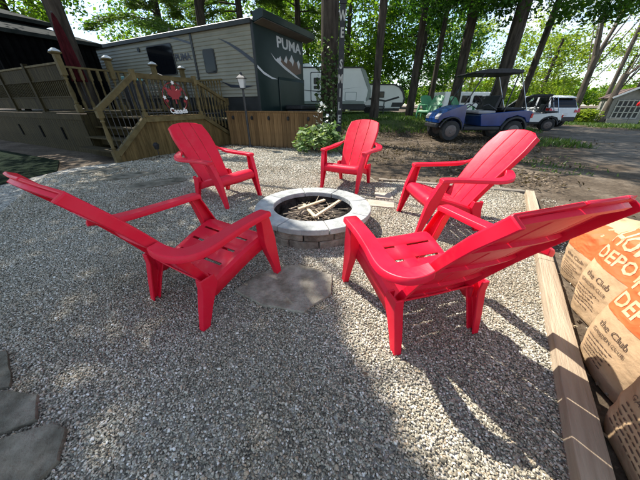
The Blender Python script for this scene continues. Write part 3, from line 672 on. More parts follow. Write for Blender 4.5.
# stair platform
PX = 1.77
for k in range(12): part(MB().box(.02, PX - .035, .50 + k * .142, .638 + k * .142, .865, .90), 'floor_board', 'pt_wood', deck)
for y, z in ((-.36, .225), (-.08, .45), (.20, .675)):
    o = part(MB().box(.02, PX - .04, y, y + .30, z - .035, z), 'stair_tread', 'pt_wood', deck); MB().box(.04, PX - .06, y + .28, y + .30, z - .225, z - .036).build('riser', 'pt_wood', o)
for y, z in ((3.00, .225), (2.74, .45), (2.47, .675)):
    part(MB().box(.02, PX - .04, y, y + .28, z - .035, z), 'stair_tread', 'pt_wood', deck)
def capz(y): return .16 + (.72) * (y + .35) / .87 if y < .52 else (.88 if y < 2.2 else .88 - .62 * (y - 2.2) / 1.05)
nb = 26
for k in range(nb):
    y0 = -.33 + k * .1375; y1 = y0 + .1335
    part(MB().prism([(y0, -.02), (y1, -.02), (y1, capz(y1) - .003), (y0, capz(y0) - .003)], 'x', PX - .030, PX - .006), 'siding_board', 'pt_wood2', deck)
part(MB().bar((PX + .005, -.34, capz(-.34) + .0), (PX + .005, .52, capz(.519) + .0), .10, .10, (0, -.6, 1)), 'stair_trim', 'rail_wood', deck)
part(MB().box(PX - .045, PX + .06, .525, 2.2, .80, .91), 'platform_trim', 'rail_wood', deck)
part(MB().bar((PX + .005, 2.205, .87), (PX + .005, 3.22, .28), .09, .10, (0, .6, 1)), 'stair_trim', 'rail_wood', deck)
part(MB().box(PX - .3, PX + .05, .525, 2.2, .912, .93), 'edge_board', 'pt_wood2', deck)
def newel(y, z0, z1, r=.052):
    o = turned(z0, z1, r, .28 if z0 < .1 else .1, .2).build('newel_post', 'rail_wood', deck, 40); o.location = (PX + .005, y, 0)
newel(-.38, -.02, 1.12); newel(.55, .905, 1.86, .045); newel(2.17, .905, 1.86, .045); newel(3.25, -.02, 1.36)
part(MB().bar((PX + .005, -.42, 1.04), (PX + .005, .56, 1.76), .085, .10, (0, -.7, 1)), 'handrail', 'rail_wood', deck)
part(MB().box(PX - .04, PX + .05, .60, 2.12, 1.70, 1.80), 'handrail', 'rail_wood', deck)
part(MB().bar((PX + .005, 2.22, 1.74), (PX + .005, 3.22, 1.28), .07, .08, (0, .5, 1)), 'handrail', 'rail_wood', deck)
for y in np.arange(-.27, .5, .105):
    part(MB().tube([(PX, y, capz(y) + .05), (PX, y, 1.10 + .73 * (y + .35))], .008, 6), 'iron_baluster', 'black_iron', deck)
for y in np.arange(.66, 2.1, .105):
    part(MB().tube([(PX, y, .93), (PX, y, 1.71)], .008, 6), 'iron_baluster', 'black_iron', deck)
part(MB().box(PX - .012, PX + .014, .6, 2.12, .985, 1.005), 'iron_rail', 'black_iron', deck)
wb = turned(0, .80, .02, .12, .12).mesh('baluster', 40)
for y in np.arange(2.3, 3.2, .125):
    obj('baluster', wb, 'rail_wood', deck, loc=(PX, y, 1.73 - .46 * (y - 2.22) - .84))
part(MB().box(PX - .012, PX + .014, 2.22, 3.2, .93, .95), 'iron_rail', 'black_iron', deck)
# rail beyond the platform, against the trailer
part(MB().box(.06, PX - .1, 3.28, 3.34, 1.84, 1.89), 'top_rail', 'rail_wood', deck)
for x in np.arange(.18, 1.65, .125): obj('baluster', wb, 'rail_wood', deck, loc=(x, 3.31, 1.04))

def dk(x, y, z=0):
    c, s = math.cos(AX), math.sin(AX); return Vector((D0[0] + c * x - s * y, D0[1] + s * x + c * y, z))
# Canada maple-leaf wreath on the platform railing
sg = thing('maple_leaf_sign', 'red metal maple leaf ring sign reading Canada hung on the stair railing', 'sign', dk(PX + .075, 1.42, 1.33), AX + math.pi / 2)
half = [(0, 1), (.10, .78), (.22, .84), (.19, .45), (.40, .64), (.47, .52), (.72, .56), (.62, .30), (.70, .22), (.32, -.08), (.36, -.22), (.04, -.17), (.05, -.55)]
leafp = [(-x * .29, z * .29 + .02) for x, z in half] + [(x * .29, z * .29 + .02) for x, z in reversed(half[1:])]
m = MB(); m.prism(leafp, 'y', -.008, .008); m.build('maple_leaf', 'sign_red', sg)
m = MB(); m.tube([(.33 * math.cos(a), 0, .33 * math.sin(a)) for a in np.linspace(0, 2 * math.pi, 33)], .009, 6, False); m.build('ring', 'sign_red', sg, 60)
for a in (140, 40, 200, -20):
    ca, sa = .27 * math.cos(R(a)), .27 * math.sin(R(a)); m = MB(); m.prism([(-x * .06 + ca, z * .06 + sa) for x, z in half] + [(x * .06 + ca, z * .06 + sa) for x, z in reversed(half[1:])], 'y', -.014, -.004); m.build('small_leaf', 'sign_red', sg)
for ca, sa in ((-.31, 0), (.31, .0), (0, .33)):
    m = MB(); m.prism([(ca + .05 * math.cos(a) * (1 if i % 2 else .55), sa + .05 * math.sin(a) * (1 if i % 2 else .55)) for i, a in enumerate(np.linspace(0, 2 * math.pi, 11)[:-1])], 'y', -.03, -.018); m.build('white_flower', 'white_paint', sg)
v, f = text_geo('Canada', .17, .006)
mapped('lettering', v, f, lambda a, b, c: (a, -.022, b - .31 + .25 * a * a), 'white_paint', sg)
# stake light, flower pot
t = thing('garden_stake_light', 'small black solar stake lantern standing before the stair siding', 'stake light', dk(PX + .28, .42), 0)
MB().tube([(0, 0, -.02), (0, 0, .2)], .008, 6).build('stake', 'black_iron', t); MB().sqlathe([(.03, .2), (.05, .3), (.05, .31), (.02, .36)]).build('lantern', 'black_plastic', t)
t = thing('flower_pot', 'small dark pot of white flowers against the stair siding', 'flower pot', dk(PX + .3, 1.45), 0)
MB().lathe([(.07, 0), (.10, .16), (.105, .17)], 12).build('pot', 'black_plastic', t, 40)
quads('foliage', leaf_quads(RNG.normal(size=(160, 3)) * .06 + np.array([0, 0, .22]), .05), 'leaf_maple', t); quads('blossom', leaf_quads(RNG.normal(size=(36, 3)) * .07 + np.array([0, 0, .27]), .045, .9), 'petal', t)

# ================================================================ GAZEBO on the deck, parasol and patio things
gz_ = thing('gazebo', 'dark two tier metal roof gazebo on the deck, with black sheets standing in for its shade', 'gazebo', dk(-5.75, 1.25, 1.008), AX)
def hip(m, hx, hy, z0, z1, kx, ky, th=.03):
    a = [(-hx, -hy, z0), (hx, -hy, z0), (hx, hy, z0), (-hx, hy, z0)]; b = [(-kx, -ky, z1), (kx, -ky, z1), (kx, ky, z1), (-kx, ky, z1)]
    rings = [[(x, y, z - .10) for x, y, z in a], a, b]; m.loft(rings, True); return m
hip(MB(), 2.35, 1.62, 2.06, 2.46, 1.0, .7).build('lower_roof', 'roof_metal', gz_)
hip(MB(), 1.2, .88, 2.60, 2.92, .12, .1).build('upper_roof', 'roof_metal', gz_)
MB().box(-.95, .95, -.62, .62, 2.4, 2.55).build('roof_vent', 'shade_vent_black', gz_)
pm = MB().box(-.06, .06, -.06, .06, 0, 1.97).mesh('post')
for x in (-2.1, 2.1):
    for y in (-1.05, 1.4): obj('post', pm, 'shade_vent_black', gz_, loc=(x, y, 0))
def shade_stand_in(p, q, z0, z1, name='shade_stand_in'):
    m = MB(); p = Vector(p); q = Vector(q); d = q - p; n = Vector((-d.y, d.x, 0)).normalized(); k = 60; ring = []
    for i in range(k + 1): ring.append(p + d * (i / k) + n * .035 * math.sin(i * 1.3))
    m.loft([[(c.x, c.y, z0), (c.x + n.x * .01, c.y + n.y * .01, z0), (c.x + n.x * .01, c.y + n.y * .01, z1), (c.x, c.y, z1)] for c in ring]); m.build(name, 'shade_vent_black', gz_)
shade_stand_in((-2.1, -1.02, 0), (2.16, -1.02, 0), .05, 1.98); shade_stand_in((2.13, -1.10, 0), (2.13, 1.4, 0), .05, 1.98); shade_stand_in((-2.0, 1.33, 0), (2.0, 1.33, 0), .05, 2.0)  # black sheets added where there is only shade below the roof
pr = thing('folded_parasol', 'closed maroon parasol standing against the trunk on the deck', 'parasol', (-6.13, 7.33, 1.008), 0)
MB().tube([(0, 0, 0), (0, 0, 2.25)], .02, 8).build('pole', 'black_iron', pr); m = MB(); rings = []
for z, r in ((.75, .20), (.9, .19), (1.3, .16), (1.8, .11), (2.1, .06), (2.22, .02)):
    rings.append([((r * (1 + .28 * (k % 2 * 2 - 1))) * math.cos(k * math.pi / 8), (r * (1 + .28 * (k % 2 * 2 - 1))) * math.sin(k * math.pi / 8), z) for k in range(16)])
m.loft(rings); m.build('canopy', 'maroon', pr, 50); pr.scale = (.66, .66, .9); MB().lathe([(.24, 0), (.24, .05), (.05, .09)], 20).build('base', 'black_plastic', pr)
pb = thing('patio_bench', 'black arched metal patio bench standing on the deck behind the rail', 'bench', dk(-.75, 2.75, 1.008), AX)
m = MB(); m.tube([(-.7 + 1.4 * i / 12, 0, .85 + .22 * math.sin(math.pi * i / 12)) for i in range(13)], .022, 6); m.build('arched_top', 'black_iron', pb)
for x in np.linspace(-.7, .7, 9): MB().tube([(x, 0, .4), (x, 0, .85 + .22 * math.sin(math.pi * (x + .7) / 1.4))], .01, 6).build('back_bar', 'black_iron', pb)
for z in (.55, .7, .85): MB().tube([(-.7, 0, z), (.7, 0, z)], .008, 6).build('back_bar', 'black_iron', pb)
MB().box(-.72, .72, -.5, .02, .38, .42).build('seat', 'black_iron', pb)
for x in (-.7, .7):
    for y in (-.46, 0): MB().tube([(x, y, 0), (x, y, .4)], .02, 6).build('leg', 'black_iron', pb)
bx_ = thing('storage_tote', 'teal and white printed box on the deck beside the rail post', 'box', dk(-.15, 1.62, 1.008), AX)
MB().box(-.15, .15, -.22, .22, 0, .78).build('body', 'black_plastic', bx_, 0, .01); MB().box(-.16, .16, -.23, .23, .781, .86).build('lid', 'teal', bx_, 0, .01)

# ================================================================ BIG TRAILER
TA = (-1.88, 8.70, 0); TW = 2.75
rv = thing('travel_trailer', 'large cream ribbed travel trailer with dark green end cap reading PUMA', 'trailer', TA, AX)
TL = 9.4
prof = []
z = 1.40
while z < 3.20:
    prof += [(.012, z), (0, z + .055), (.0, z + .08), (.012, z + .098)]; z += .1
m = MB(); prof2 = [(-.02 + .02 - y, zz) for y, zz in prof]
m.prism([(-y, zz) for y, zz in prof] + [(.12, prof[-1][1]), (.12, 1.40)], 'x', -TL, -.03); m.build('siding', 'siding', rv)
MB().box(-TL, -.02, .125, TW, .80, 3.19).build('body', 'siding', rv)
MB().box(-TL, -.02, .03, .12, .78, 1.395).build('lower_skirt', 'rv_dark', rv)
# roof with a long gutter and overhanging nose
m = MB(); m.prism([(-.06, 3.205), (TW + .06, 3.205), (TW - .1, 3.30), (TW / 2, 3.36), (.1, 3.30)], 'x', -TL - .05, .02); m.build('roof', 'rv_white', rv)
MB().box(-TL - .05, .0, -.085, -.03, 3.13, 3.235).build('gutter', 'rv_dark', rv)
m = MB(); m.prism([(.024, 3.16), (.10, 3.17), (.36, 3.23), (.38, 3.40), (.28, 3.43), (.024, 3.38)], 'y', .02, TW + .28); m.build('nose_overhang', 'rv_green', rv, 0, .01)
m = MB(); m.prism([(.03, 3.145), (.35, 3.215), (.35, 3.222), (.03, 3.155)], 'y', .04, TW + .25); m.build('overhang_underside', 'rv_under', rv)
fr = MB().box(-.018, .02, -.012, TW, .85, 3.19).build('end_panel', 'rv_green', rv, 0, .015)
MB().prism([(.024, .95), (.06, .95), (.06, 1.9), (.024, 2.0)], 'y', 1.05, TW - .04).build('end_bump', 'rv_green', rv, 0, .02)
MB().box(-.05, .026, -.03, -.013, .85, 3.2).build('corner_trim', 'rv_dark', rv)
MB().box(-2.53, -2.45, -.03, -.001, 1.4, 3.2).build('seam_trim', 'rv_dark', rv)
def side_patch(name, pts, mat, off): MB().prism(pts, 'y', -off - .004, -off).build(name, mat, rv)
def rr(x0, x1, z0, z1, r=.08):
    o = []
    for cx, cz, a0 in ((x1 - r, z1 - r, 0), (x0 + r, z1 - r, 90), (x0 + r, z0 + r, 180), (x1 - r, z0 + r, 270)):
        for k in range(5): a = R(a0 + 22.5 * k); o.append((cx + r * math.cos(a), cz + r * math.sin(a)))
    return o
def rv_window(par, x0, x1, z0, z1, y=-.03):
    w = MB().prism(rr(x0, x1, z0, z1), 'y', y, -.001).build('window', 'rv_dark', par); MB().prism(rr(x0 + .03, x1 - .03, z0 + .03, z1 - .03), 'y', y - .006, y - .001).build('pane', 'glass', w)
rv_window(rv, -2.08, -1.58, 2.07, 2.70); rv_window(rv, -4.85, -3.48, 2.10, 2.98)
side_patch('swoosh_decal', [(-1.35, 2.93), (-.95, 2.80), (-.55, 2.62), (-.06, 2.34), (-.06, 2.22), (-.50, 2.50), (-.9, 2.72)], 'rv_navy', .015)
side_patch('swoosh_decal', [(-1.5, 1.84), (-1.1, 1.74), (-.55, 1.70), (-.15, 1.68), (-.5, 1.63), (-1.1, 1.66)], 'rv_navy', .015)
side_patch('swoosh_decal', [(-3.7, 3.16), (-3.2, 3.10), (-2.56, 2.93), (-2.56, 2.87), (-3.1, 3.02)], 'rv_navy', .015)
MB().lathe([(.07, 0), (.07, .02)], 12).build('vent_cap', 'rv_dark', rv, loc=(-5.3, -.016, 2.92), rot=(R(90), 0, 0))
v, f = text_geo('PUMA', 1, .03); xs = [q[0] for q in v]; ys = [q[1] for q in v]
mapped('side_lettering', v, f, lambda a, b, c: (-3.05 + a / (max(xs) - min(xs)) * .78, -.018, 2.56 + b / (max(ys) - min(ys)) * .2), 'rv_navy', rv)
mapped('end_lettering', v, f, lambda a, b, c: (.0235, 1.83 + a / (max(xs) - min(xs)) * 1.5, 2.90 + b / (max(ys) - min(ys)) * .29), 'silver', rv)
def end_patch(pts, mat, off, name='mountain_print'): MB().prism(pts, 'x', .021, .0225 + off).build(name, mat, rv)
MO = -.03
end_patch([(.74, 2.58), (.95, 2.42), (1.5, 2.22), (2.2, 2.04), (2.55, 2.0), (2.0, 2.16), (1.4, 2.34), (1.1, 2.5), (1.0, 2.44)], 'silver', .002)
end_patch([(1.02, 2.42), (1.25, 2.56), (1.42, 2.44), (1.6, 2.62), (1.75, 2.5), (1.95, 2.68), (2.2, 2.48), (2.4, 2.58), (2.6, 2.42), (2.58, 2.2), (2.2, 2.12), (1.7, 2.24), (1.3, 2.36)], 'brown_print', .001)
for pk in ([(1.45, 2.45), (1.6, 2.62), (1.66, 2.5), (1.6, 2.4)], [(1.78, 2.5), (1.95, 2.68), (2.08, 2.52), (2.0, 2.36), (1.92, 2.46)], [(1.1, 2.46), (1.25, 2.56), (1.3, 2.46), (1.22, 2.4)], [(2.28, 2.5), (2.4, 2.58), (2.5, 2.48), (2.42, 2.3)]): end_patch(pk, 'silver', .003)
end_patch([(.02, 2.20), (.3, 2.06), (.7, 1.95), (1.04, 1.91), (.7, 1.90), (.3, 1.99), (.02, 2.13)], 'silver', .002, 'swoosh_decal')
for x in (-6.0, -3.0): MB().box(x - .35, x + .35, 1.0, 1.7, 3.34, 3.52).build('roof_vent', 'rv_dark', rv, 0, .03)
MB().tube([(-4.2, .6, 3.3), (-4.2, .6, 3.55)], .03, 8).build('vent_pipe', 'rv_dark', rv); MB().tube([(-.6, 1.6, 3.3), (-.6, 1.6, 3.75)], .04, 8).build('vent_pipe', 'rv_dark', rv)
tkb = thing('storage_box', 'black plastic storage box behind the cedar skirt fence', 'box', dk(0, 0, 0) * 0 + Vector((TA[0], TA[1], 0)) + Matrix.Rotation(AX, 3, 'Z') @ Vector((.55, 1.9, 0)), AX)
MB().box(-.3, .3, -.8, .8, 0, 1.02).build('body', 'black_plastic', tkb, 0, .04); MB().box(-.33, .33, -.83, .83, 1.03, 1.16).build('lid', 'black_plastic', tkb, 0, .03)

# ================================================================ SKIRT FENCE
fa, fb = Vector((-3.0, 8.72)), Vector((.05, 7.60)); fl = (fb - fa).length
fence = thing('wooden_fence', 'low cedar board fence hiding the underside of the large trailer', 'fence', (fa.x, fa.y, 0), math.atan2(fb.y - fa.y, fb.x - fa.x))
nbd = 23; bw = fl / nbd
fm = MB().box(.003, bw - .003, -.012, .012, -.03, .965).mesh('fence_board')
for k in range(nbd): obj('fence_board', fm, 'fence_wood', fence, loc=(k * bw, .004 * math.sin(k * 2.3), 0))
MB().box(-.02, fl + .02, -.05, .05, .97, 1.005).build('cap_rail', 'fence_wood', fence); 
for x in (0.05, fl / 2, fl - .05): MB().box(x - .045, x + .045, .02, .11, -.05, .96).build('post', 'fence_wood', fence)
for x in (.25, .95, 1.55, 2.2, 2.85): MB().sqlathe([(.02, .76), (.032, .80), (.032, .84), (.01, .87)], (x, -.03)).build('solar_light', 'black_plastic', fence)

# ================================================================ LAMP POST
lp = thing('lamp_post', 'black garden lamp post with glass lantern in front of the cedar fence', 'lamp post', (-2.18, 8.0, 0))
MB().tube([(0, 0, -.03), (0, 0, 1.58)], [.035, .03], 10).build('pole', 'black_iron', lp, 40); MB().lathe([(.08, 0), (.08, .03), (.045, .08)], 12).build('base', 'black_iron', lp, 40)
MB().sqlathe([(.055, 1.58), (.09, 1.80)]).build('lantern_glass', 'lamp_glass', lp)
lc = MB(); lc.sqlathe([(.12, 1.80), (.115, 1.815), (.03, 1.90), (.018, 1.95)]); lc.sqlathe([(.06, 1.56), (.06, 1.58)]); lc.build('lantern_cap', 'black_iron', lp)
for a, b in ((-1, -1), (1, -1), (1, 1), (-1, 1)): MB().tube([(.056 * a, .056 * b, 1.58), (.092 * a, .092 * b, 1.8)], .006, 5).build('lantern_bar', 'black_iron', lp)

# ================================================================ TREES
def trunk_mesh(pts, rads, n=14, flare=.35):
    m = MB(); pts = [Vector(p) for p in pts]; fine = []; fr = []
    for i in range(len(pts) - 1):
        for k in range(6):
            t = k / 6; fine.append(pts[i].lerp(pts[i + 1], t)); fr.append(rads[i] * (1 - t) + rads[i + 1] * t)
    fine.append(pts[-1]); fr.append(rads[-1])
    rings = []
    for p, r in zip(fine, fr):
        hgt = p.z - pts[0].z; rr_ = r * (1 + flare * math.exp(-max(hgt, 0) / .25))
        rings.append([(p.x + math.cos(a) * rr_ * (1 + .10 * noise.noise((math.cos(a) * 1.6, math.sin(a) * 1.6, p.z * .8))), p.y + math.sin(a) * rr_ * (1 + .10 * noise.noise((math.cos(a) * 1.6, math.sin(a) * 1.6, p.z * .8))), p.z) for a in np.linspace(0, 2 * math.pi, n + 1)[:-1]])
    m.loft(rings); return m
def crown_points(c, rad, nclump, per, clr, shell=.55, gap=0, seed=0):
    rg = np.random.default_rng(seed); P = rg.normal(size=(nclump, 3)); P /= np.linalg.norm(P, axis=1)[:, None]; P *= (rg.random(nclump) ** (1 / 3) * (1 - shell) + shell)[:, None]
    CC = np.array(c) + P * np.array(rad)
    L_ = CC[:, None, :] + rg.normal(size=(nclump, per, 3)) * np.array([clr, clr, clr * .55]) * rg.uniform(.6, 1.3, (nclump, 1, 1))
    return CC, L_.reshape(-1, 3)
LIT = [(.46, -.3), (.34, .35), (.24, .75), (.14, 1.2), (-.02, 1.65), (-.42, 2.35), (-.95, 2.95), (-2.0, 3.6), (-2.9, 6.2), (-2.3, 8.2), (.3, 7.7), (.9, 4.6), (2.2, 4.5), (4.2, 5.2), (5.5, 4.2), (3.8, 2.2), (2.6, -.3)]
def inside(px, py, poly):
    r_ = np.zeros(len(px), bool); n_ = len(poly); j = n_ - 1
    for i in range(n_):
        xi, yi = poly[i]; xj, yj = poly[j]
        c_ = ((yi > py) != (yj > py)) & (px < (xj - xi) * (py - yi) / (yj - yi + 1e-9) + xi); r_ ^= c_; j = i
    return r_
def sun_gap(P):
    '''the opening in the canopy over the fire pit: drop leaves that would shade the sunlit clearing'''
    k = P[:, 2] / SUN_DIR.z; qx = P[:, 0] - SUN_DIR.x * k; qy = P[:, 1] - SUN_DIR.y * k
    jx = np.array([noise.noise((a * .9, b * .9, 31)) for a, b in zip(qx, qy)]); jy = np.array([noise.noise((a * .9, b * .9, 57)) for a, b in zip(qx, qy)])
    return ~inside(qx + jx * .3, qy + jy * .3, LIT) | ((jx * jy > .14) & (qy > 3.2))
def tree(name, label, base, top, r0, r1, crown, leafmat, bark='bark', leaf=.13, group=None, extra_pts=None, limbs=7, fork=None, seed=0, zmin=None):
    """crown: list of (centre xyz absolute, radii, clumps, leaves per clump, clump radius)"""
    t = thing(name, label, 'tree', base, 0, group); B = Vector(base)
    path = [Vector(p) - B for p in ([base] + (extra_pts or []) + [top])]; path[0].z -= .1
    rad = [r0 + (r1 - r0) * i / (len(path) - 1) for i in range(len(path))]
    tr = trunk_mesh(path, rad).build('trunk', bark, t, 60)
    rg = random.Random(seed + 3); allL = []; lm = MB()
    if fork:
        for fp, fr0, fr1 in fork:
            lm.tube([Vector(q) - B for q in fp], np.linspace(fr0, fr1, len(fp)), 8)
    for ci, (c, rd, nc, per, clr) in enumerate(crown):
        CC, LL = crown_points(c, rd, nc, per, clr, seed=seed * 17 + ci)
        if zmin is not None: LL = LL[LL[:, 2] > zmin]
        LL = LL[sun_gap(LL)]
        allL.append(LL)
        for k in range(limbs):
            q = Vector(CC[rg.randrange(nc)]) - B; tt = rg.uniform(.45, .98); i = min(int(tt * (len(path) - 1)), len(path) - 2); s0 = path[i].lerp(path[i + 1], tt * (len(path) - 1) - i)
            if (q - s0).length < .4: continue
            mid = s0.lerp(q, .5) + Vector((rg.uniform(-.3, .3), rg.uniform(-.3, .3), rg.uniform(.1, .5)))
            rr0 = r1 * rg.uniform(.22, .45); lm.tube([s0, mid, q], [rr0, rr0 * .6, .015], 6)
    if lm.v: lm.build('limbs', bark, tr, 60)
    LL = np.concatenate(allL) - np.array(base)
    quads('crown', leaf_quads(LL, leaf), leafmat, t)
    return t
def pine(name, label, base, hgt, r0, zlow, reach, nbr, seed, group=None, leaf=.30):
    t = thing(name, label, 'tree', base, 0, group); rg = np.random.default_rng(seed)
    trunk_mesh([(0, 0, -.1), (.1, .05, hgt * .5), (.05, 0, hgt)], [r0, r0 * .7, .05]).build('trunk', 'bark', t, 60)
    C = []; D = []; lm = MB()
    for k in range(nbr):
        z0 = zlow + (hgt - zlow) * (k / nbr) ** .9; ln = reach * (1 - .75 * (z0 - zlow) / (hgt - zlow)) * rg.uniform(.6, 1.1); az = rg.uniform(0, 2 * math.pi)
        pts = [Vector((math.cos(az) * ln * s, math.sin(az) * ln * s, z0 + .25 * ln * s - .38 * ln * s * s)) for s in (0, .35, .7, 1)]
        lm.tube(pts, [.05, .035, .02, .008], 5)
        n = int(95 * ln)
        s = rg.uniform(.2, 1.02, n) ** .8; lat = rg.normal(size=n) * (.10 + .26 * s * (1.1 - s)) * ln * .5
        x = math.cos(az) * ln * s - math.sin(az) * lat; y = math.sin(az) * ln * s + math.cos(az) * lat; zz = z0 + .25 * ln * s - .38 * ln * s * s - np.abs(lat) * .25 + rg.normal(size=n) * .05
        C.append(np.stack([x, y, zz], 1)); d = np.stack([math.cos(az) - math.sin(az) * np.sign(lat) * .8, math.sin(az) + math.cos(az) * np.sign(lat) * .8, np.full(n, -.25)], 1); D.append(d)
    lm.build('limbs', 'bark', t, 60); C = np.concatenate(C); D = np.concatenate(D)
    C = np.repeat(C, 3, 0) + RNG.normal(size=(len(C) * 3, 3)) * .07; D = np.repeat(D, 3, 0)
    quads('crown', leaf_quads(C, leaf, .16, .2, D), 'needles', t); return t

def gb(x, y): return (x, y, gz(x, y))
G1 = 'tall trees around the campsite'
# ivy tree
IV = gb(.34, 9.75)
tree('ivy_tree', 'thick dark trunked tree with ivy climbing up behind the lettered board', IV, (.25, 9.9, 10.5), .30, .20, [((.3, 10.2, 11), (4.4, 4.0, 3.0), 130, 130, .55)], 'leaf_maple', leaf=.16, group=G1, seed=1)
n = 1500; zz = RNG.uniform(.2, 3.0, n) ** 1.0; an = RNG.uniform(math.pi * 1.02, math.pi * 1.98, n); rad = .33 + RNG.uniform(0, .10, n) + .12 * np.exp(-zz / .8)
keep = RNG.random(n) < np.clip(1.15 - zz / 3.0, .1, 1)
ivc = np.stack([IV[0] + rad * np.cos(an) - .05, IV[1] + rad * np.sin(an), IV[2] + zz], 1)[keep]
tag(quads('ivy', leaf_quads(ivc, .11, .8, .0), 'leaf_ivy'), 'variegated ivy climbing the trunk beside the lettered board', 'ivy')
T = [  # name, label, base x, y, r0, r1, lean top (x,y,z)
    ('maple_tree', 'tall straight trunked tree between the two distant trailers', (2.60, 13.0), .17, .14, (2.5, 13.2, 11)),
    ('maple_tree', 'slim dark tree rising behind the green plastic chairs', (4.93, 15.0), .17, .13, (4.85, 15.1, 11)),
    ('maple_tree', 'thin dark tree in the shade farther behind the green chairs', (7.98, 20.0), .17, .13, (7.9, 20.2, 12)),
    ('maple_tree', 'dark tree trunk directly behind the windscreen of the blue golf cart', (6.80, 14.0), .22, .17, (6.65, 14.2, 11)),
    ('maple_tree', 'thickest dark tree trunk rising behind the blue golf cart roof', (7.95, 12.5), .27, .21, (7.95, 12.8, 11)),
    ('maple_tree', 'leaning slender dark tree between the golf cart roof and the white car', (11.5, 16.0), .17, .12, (12.1, 16.3, 10.5)),
]
EXTRA = {3: [((5.6, 13.2, 5.0), (2.4, 1.0, .55), 26, 90, .32)], 4: [((9.6, 12.4, 4.75), (3.4, 1.2, .55), 38, 95, .34)], 5: [((13.2, 15.6, 5.9), (3.4, 1.2, .6), 30, 90, .36)]}
for i, (nm, lab, (x, y), r0, r1, top) in enumerate(T):
    tree(nm, lab, gb(x, y), top, r0, r1, [((top[0], top[1] + .4, 9.8), (3.4, 3.0, 2.9), 62, 110, .55), ((top[0] + .3, top[1] + 1.2, 6.3 + .25 * (y - 12)), (2.6, 1.8, 1.1), 22, 90, .42)] + EXTRA.get(i, []), 'leaf_maple', leaf=.15, group=G1, seed=10 + i)
# right side trees, paler
tree('forked_tree', 'pale forked tree standing by the lawn beside the white car', gb(20.6, 22.0), (20.3, 22.0, 4.4), .24, .18, [((24, 24, 9.5), (4, 4, 2.8), 30, 70, .7)], 'leaf_yellow', 'bark_pale', .16, G1, fork=[([(20.3, 22.0, 4.2), (19.6, 22.0, 6.4), (18.9, 22.1, 9)], .14, .06), ([(20.3, 22.0, 4.2), (20.8, 22.0, 6.4), (21.6, 22.2, 9)], .13, .06)], seed=30)
tree('pale_tree', 'slim pale tree rising behind the shed roof', gb(25.2, 24.5), (25.4, 25, 11), .17, .1, [((28, 26, 10), (3, 3, 2.6), 24, 60, .7)], 'leaf_yellow', 'bark_pale', .16, G1, seed=31)
tree('pale_tree', 'pale leaning trunk in front of the shed with lattice wall', gb(22.1, 19.6), (22.4, 20, 10.5), .17, .11, [((26.5, 21, 10.5), (3, 3, 2.4), 22, 60, .7)], 'leaf_yellow', 'bark_pale', .16, G1, seed=32)
tree('pale_tree', 'short leaning brown trunk on the lawn before the shed corner', gb(20.3, 19.4), (20.6, 19.6, 3.0), .2, .15, [((22.6, 20, 5.6), (1.4, 1.4, 1.2), 12, 60, .45)], 'leaf_yellow', 'bark_pale', .16, G1, seed=33)
# left: tree behind gazebo, trunk behind trailer, shade tree out of frame whose crown hangs over the gravel
tree('shade_tree', 'dark tree trunk rising through the deck beside the maroon parasol', (-6.36, 7.68, 0), (-6.5, 8.0, 10), .19, .15, [((-6.3, 7.6, 10.2), (4.2, 4.0, 2.4), 120, 140, .55), ((-8.2, 8.6, 6.6), (3.0, 2.6, 1.2), 60, 140, .45)], 'leaf_maple', leaf=.16, group=G1, seed=40)  # second, lower crown mass added out of view to block sky light over deck
tree('shade_tree', 'slim trunk rising behind the roof of the large trailer', (-6.9, 17.5, 0), (-6.3, 17.7, 11), .29, .2, [((-6, 18, 11), (3.4, 3, 2.6), 40, 100, .6)], 'leaf_maple', leaf=.16, group=G1, seed=41)
SHADE = [((-4.9, 4.6, 8.2), (2.6, 2.2, 1.3), 70, 150, .42), ((-4.4, 2.9, 7.8), (2.3, 1.3, 1.1), 46, 150, .40), ((-6.6, 6.2, 8.4), (2.6, 2.4, 1.4), 60, 150, .45)]
tree('shade_tree', 'broad maple outside the deck corner shading the gravel', (-8.6, 4.6, 0), (-8.0, 4.7, 8.0), .34, .22, SHADE, 'leaf_light', leaf=.13, group=G1, seed=42)
tree('shade_tree', 'light green maple reaching over the far end of the gazebo roof', (-14.5, 14.5, 0), (-14, 14.4, 7.5), .25, .15, [((-13.2, 14.2, 6.0), (2.4, 1.8, 1.5), 46, 110, .4)], 'leaf_light', leaf=.2, group=G1, seed=43)
PN = 'feathery pines behind the large trailer'
pine('pine_tree', 'feathery pine whose sweeping boughs reach over the gazebo gap', (-9.0, 17.5, 0), 15, .24, 3.6, 4.6, 44, 1, PN)
pine('pine_tree', 'feathery pine right behind the middle of the large trailer roof', (-5.0, 19.5, 0), 16, .25, 3.8, 4.6, 44, 2, PN)
pine('pine_tree', 'feathery pine behind the end cap of the large trailer', (-1.6, 21.5, .3), 16, .25, 4.0, 4.4, 44, 3, PN)
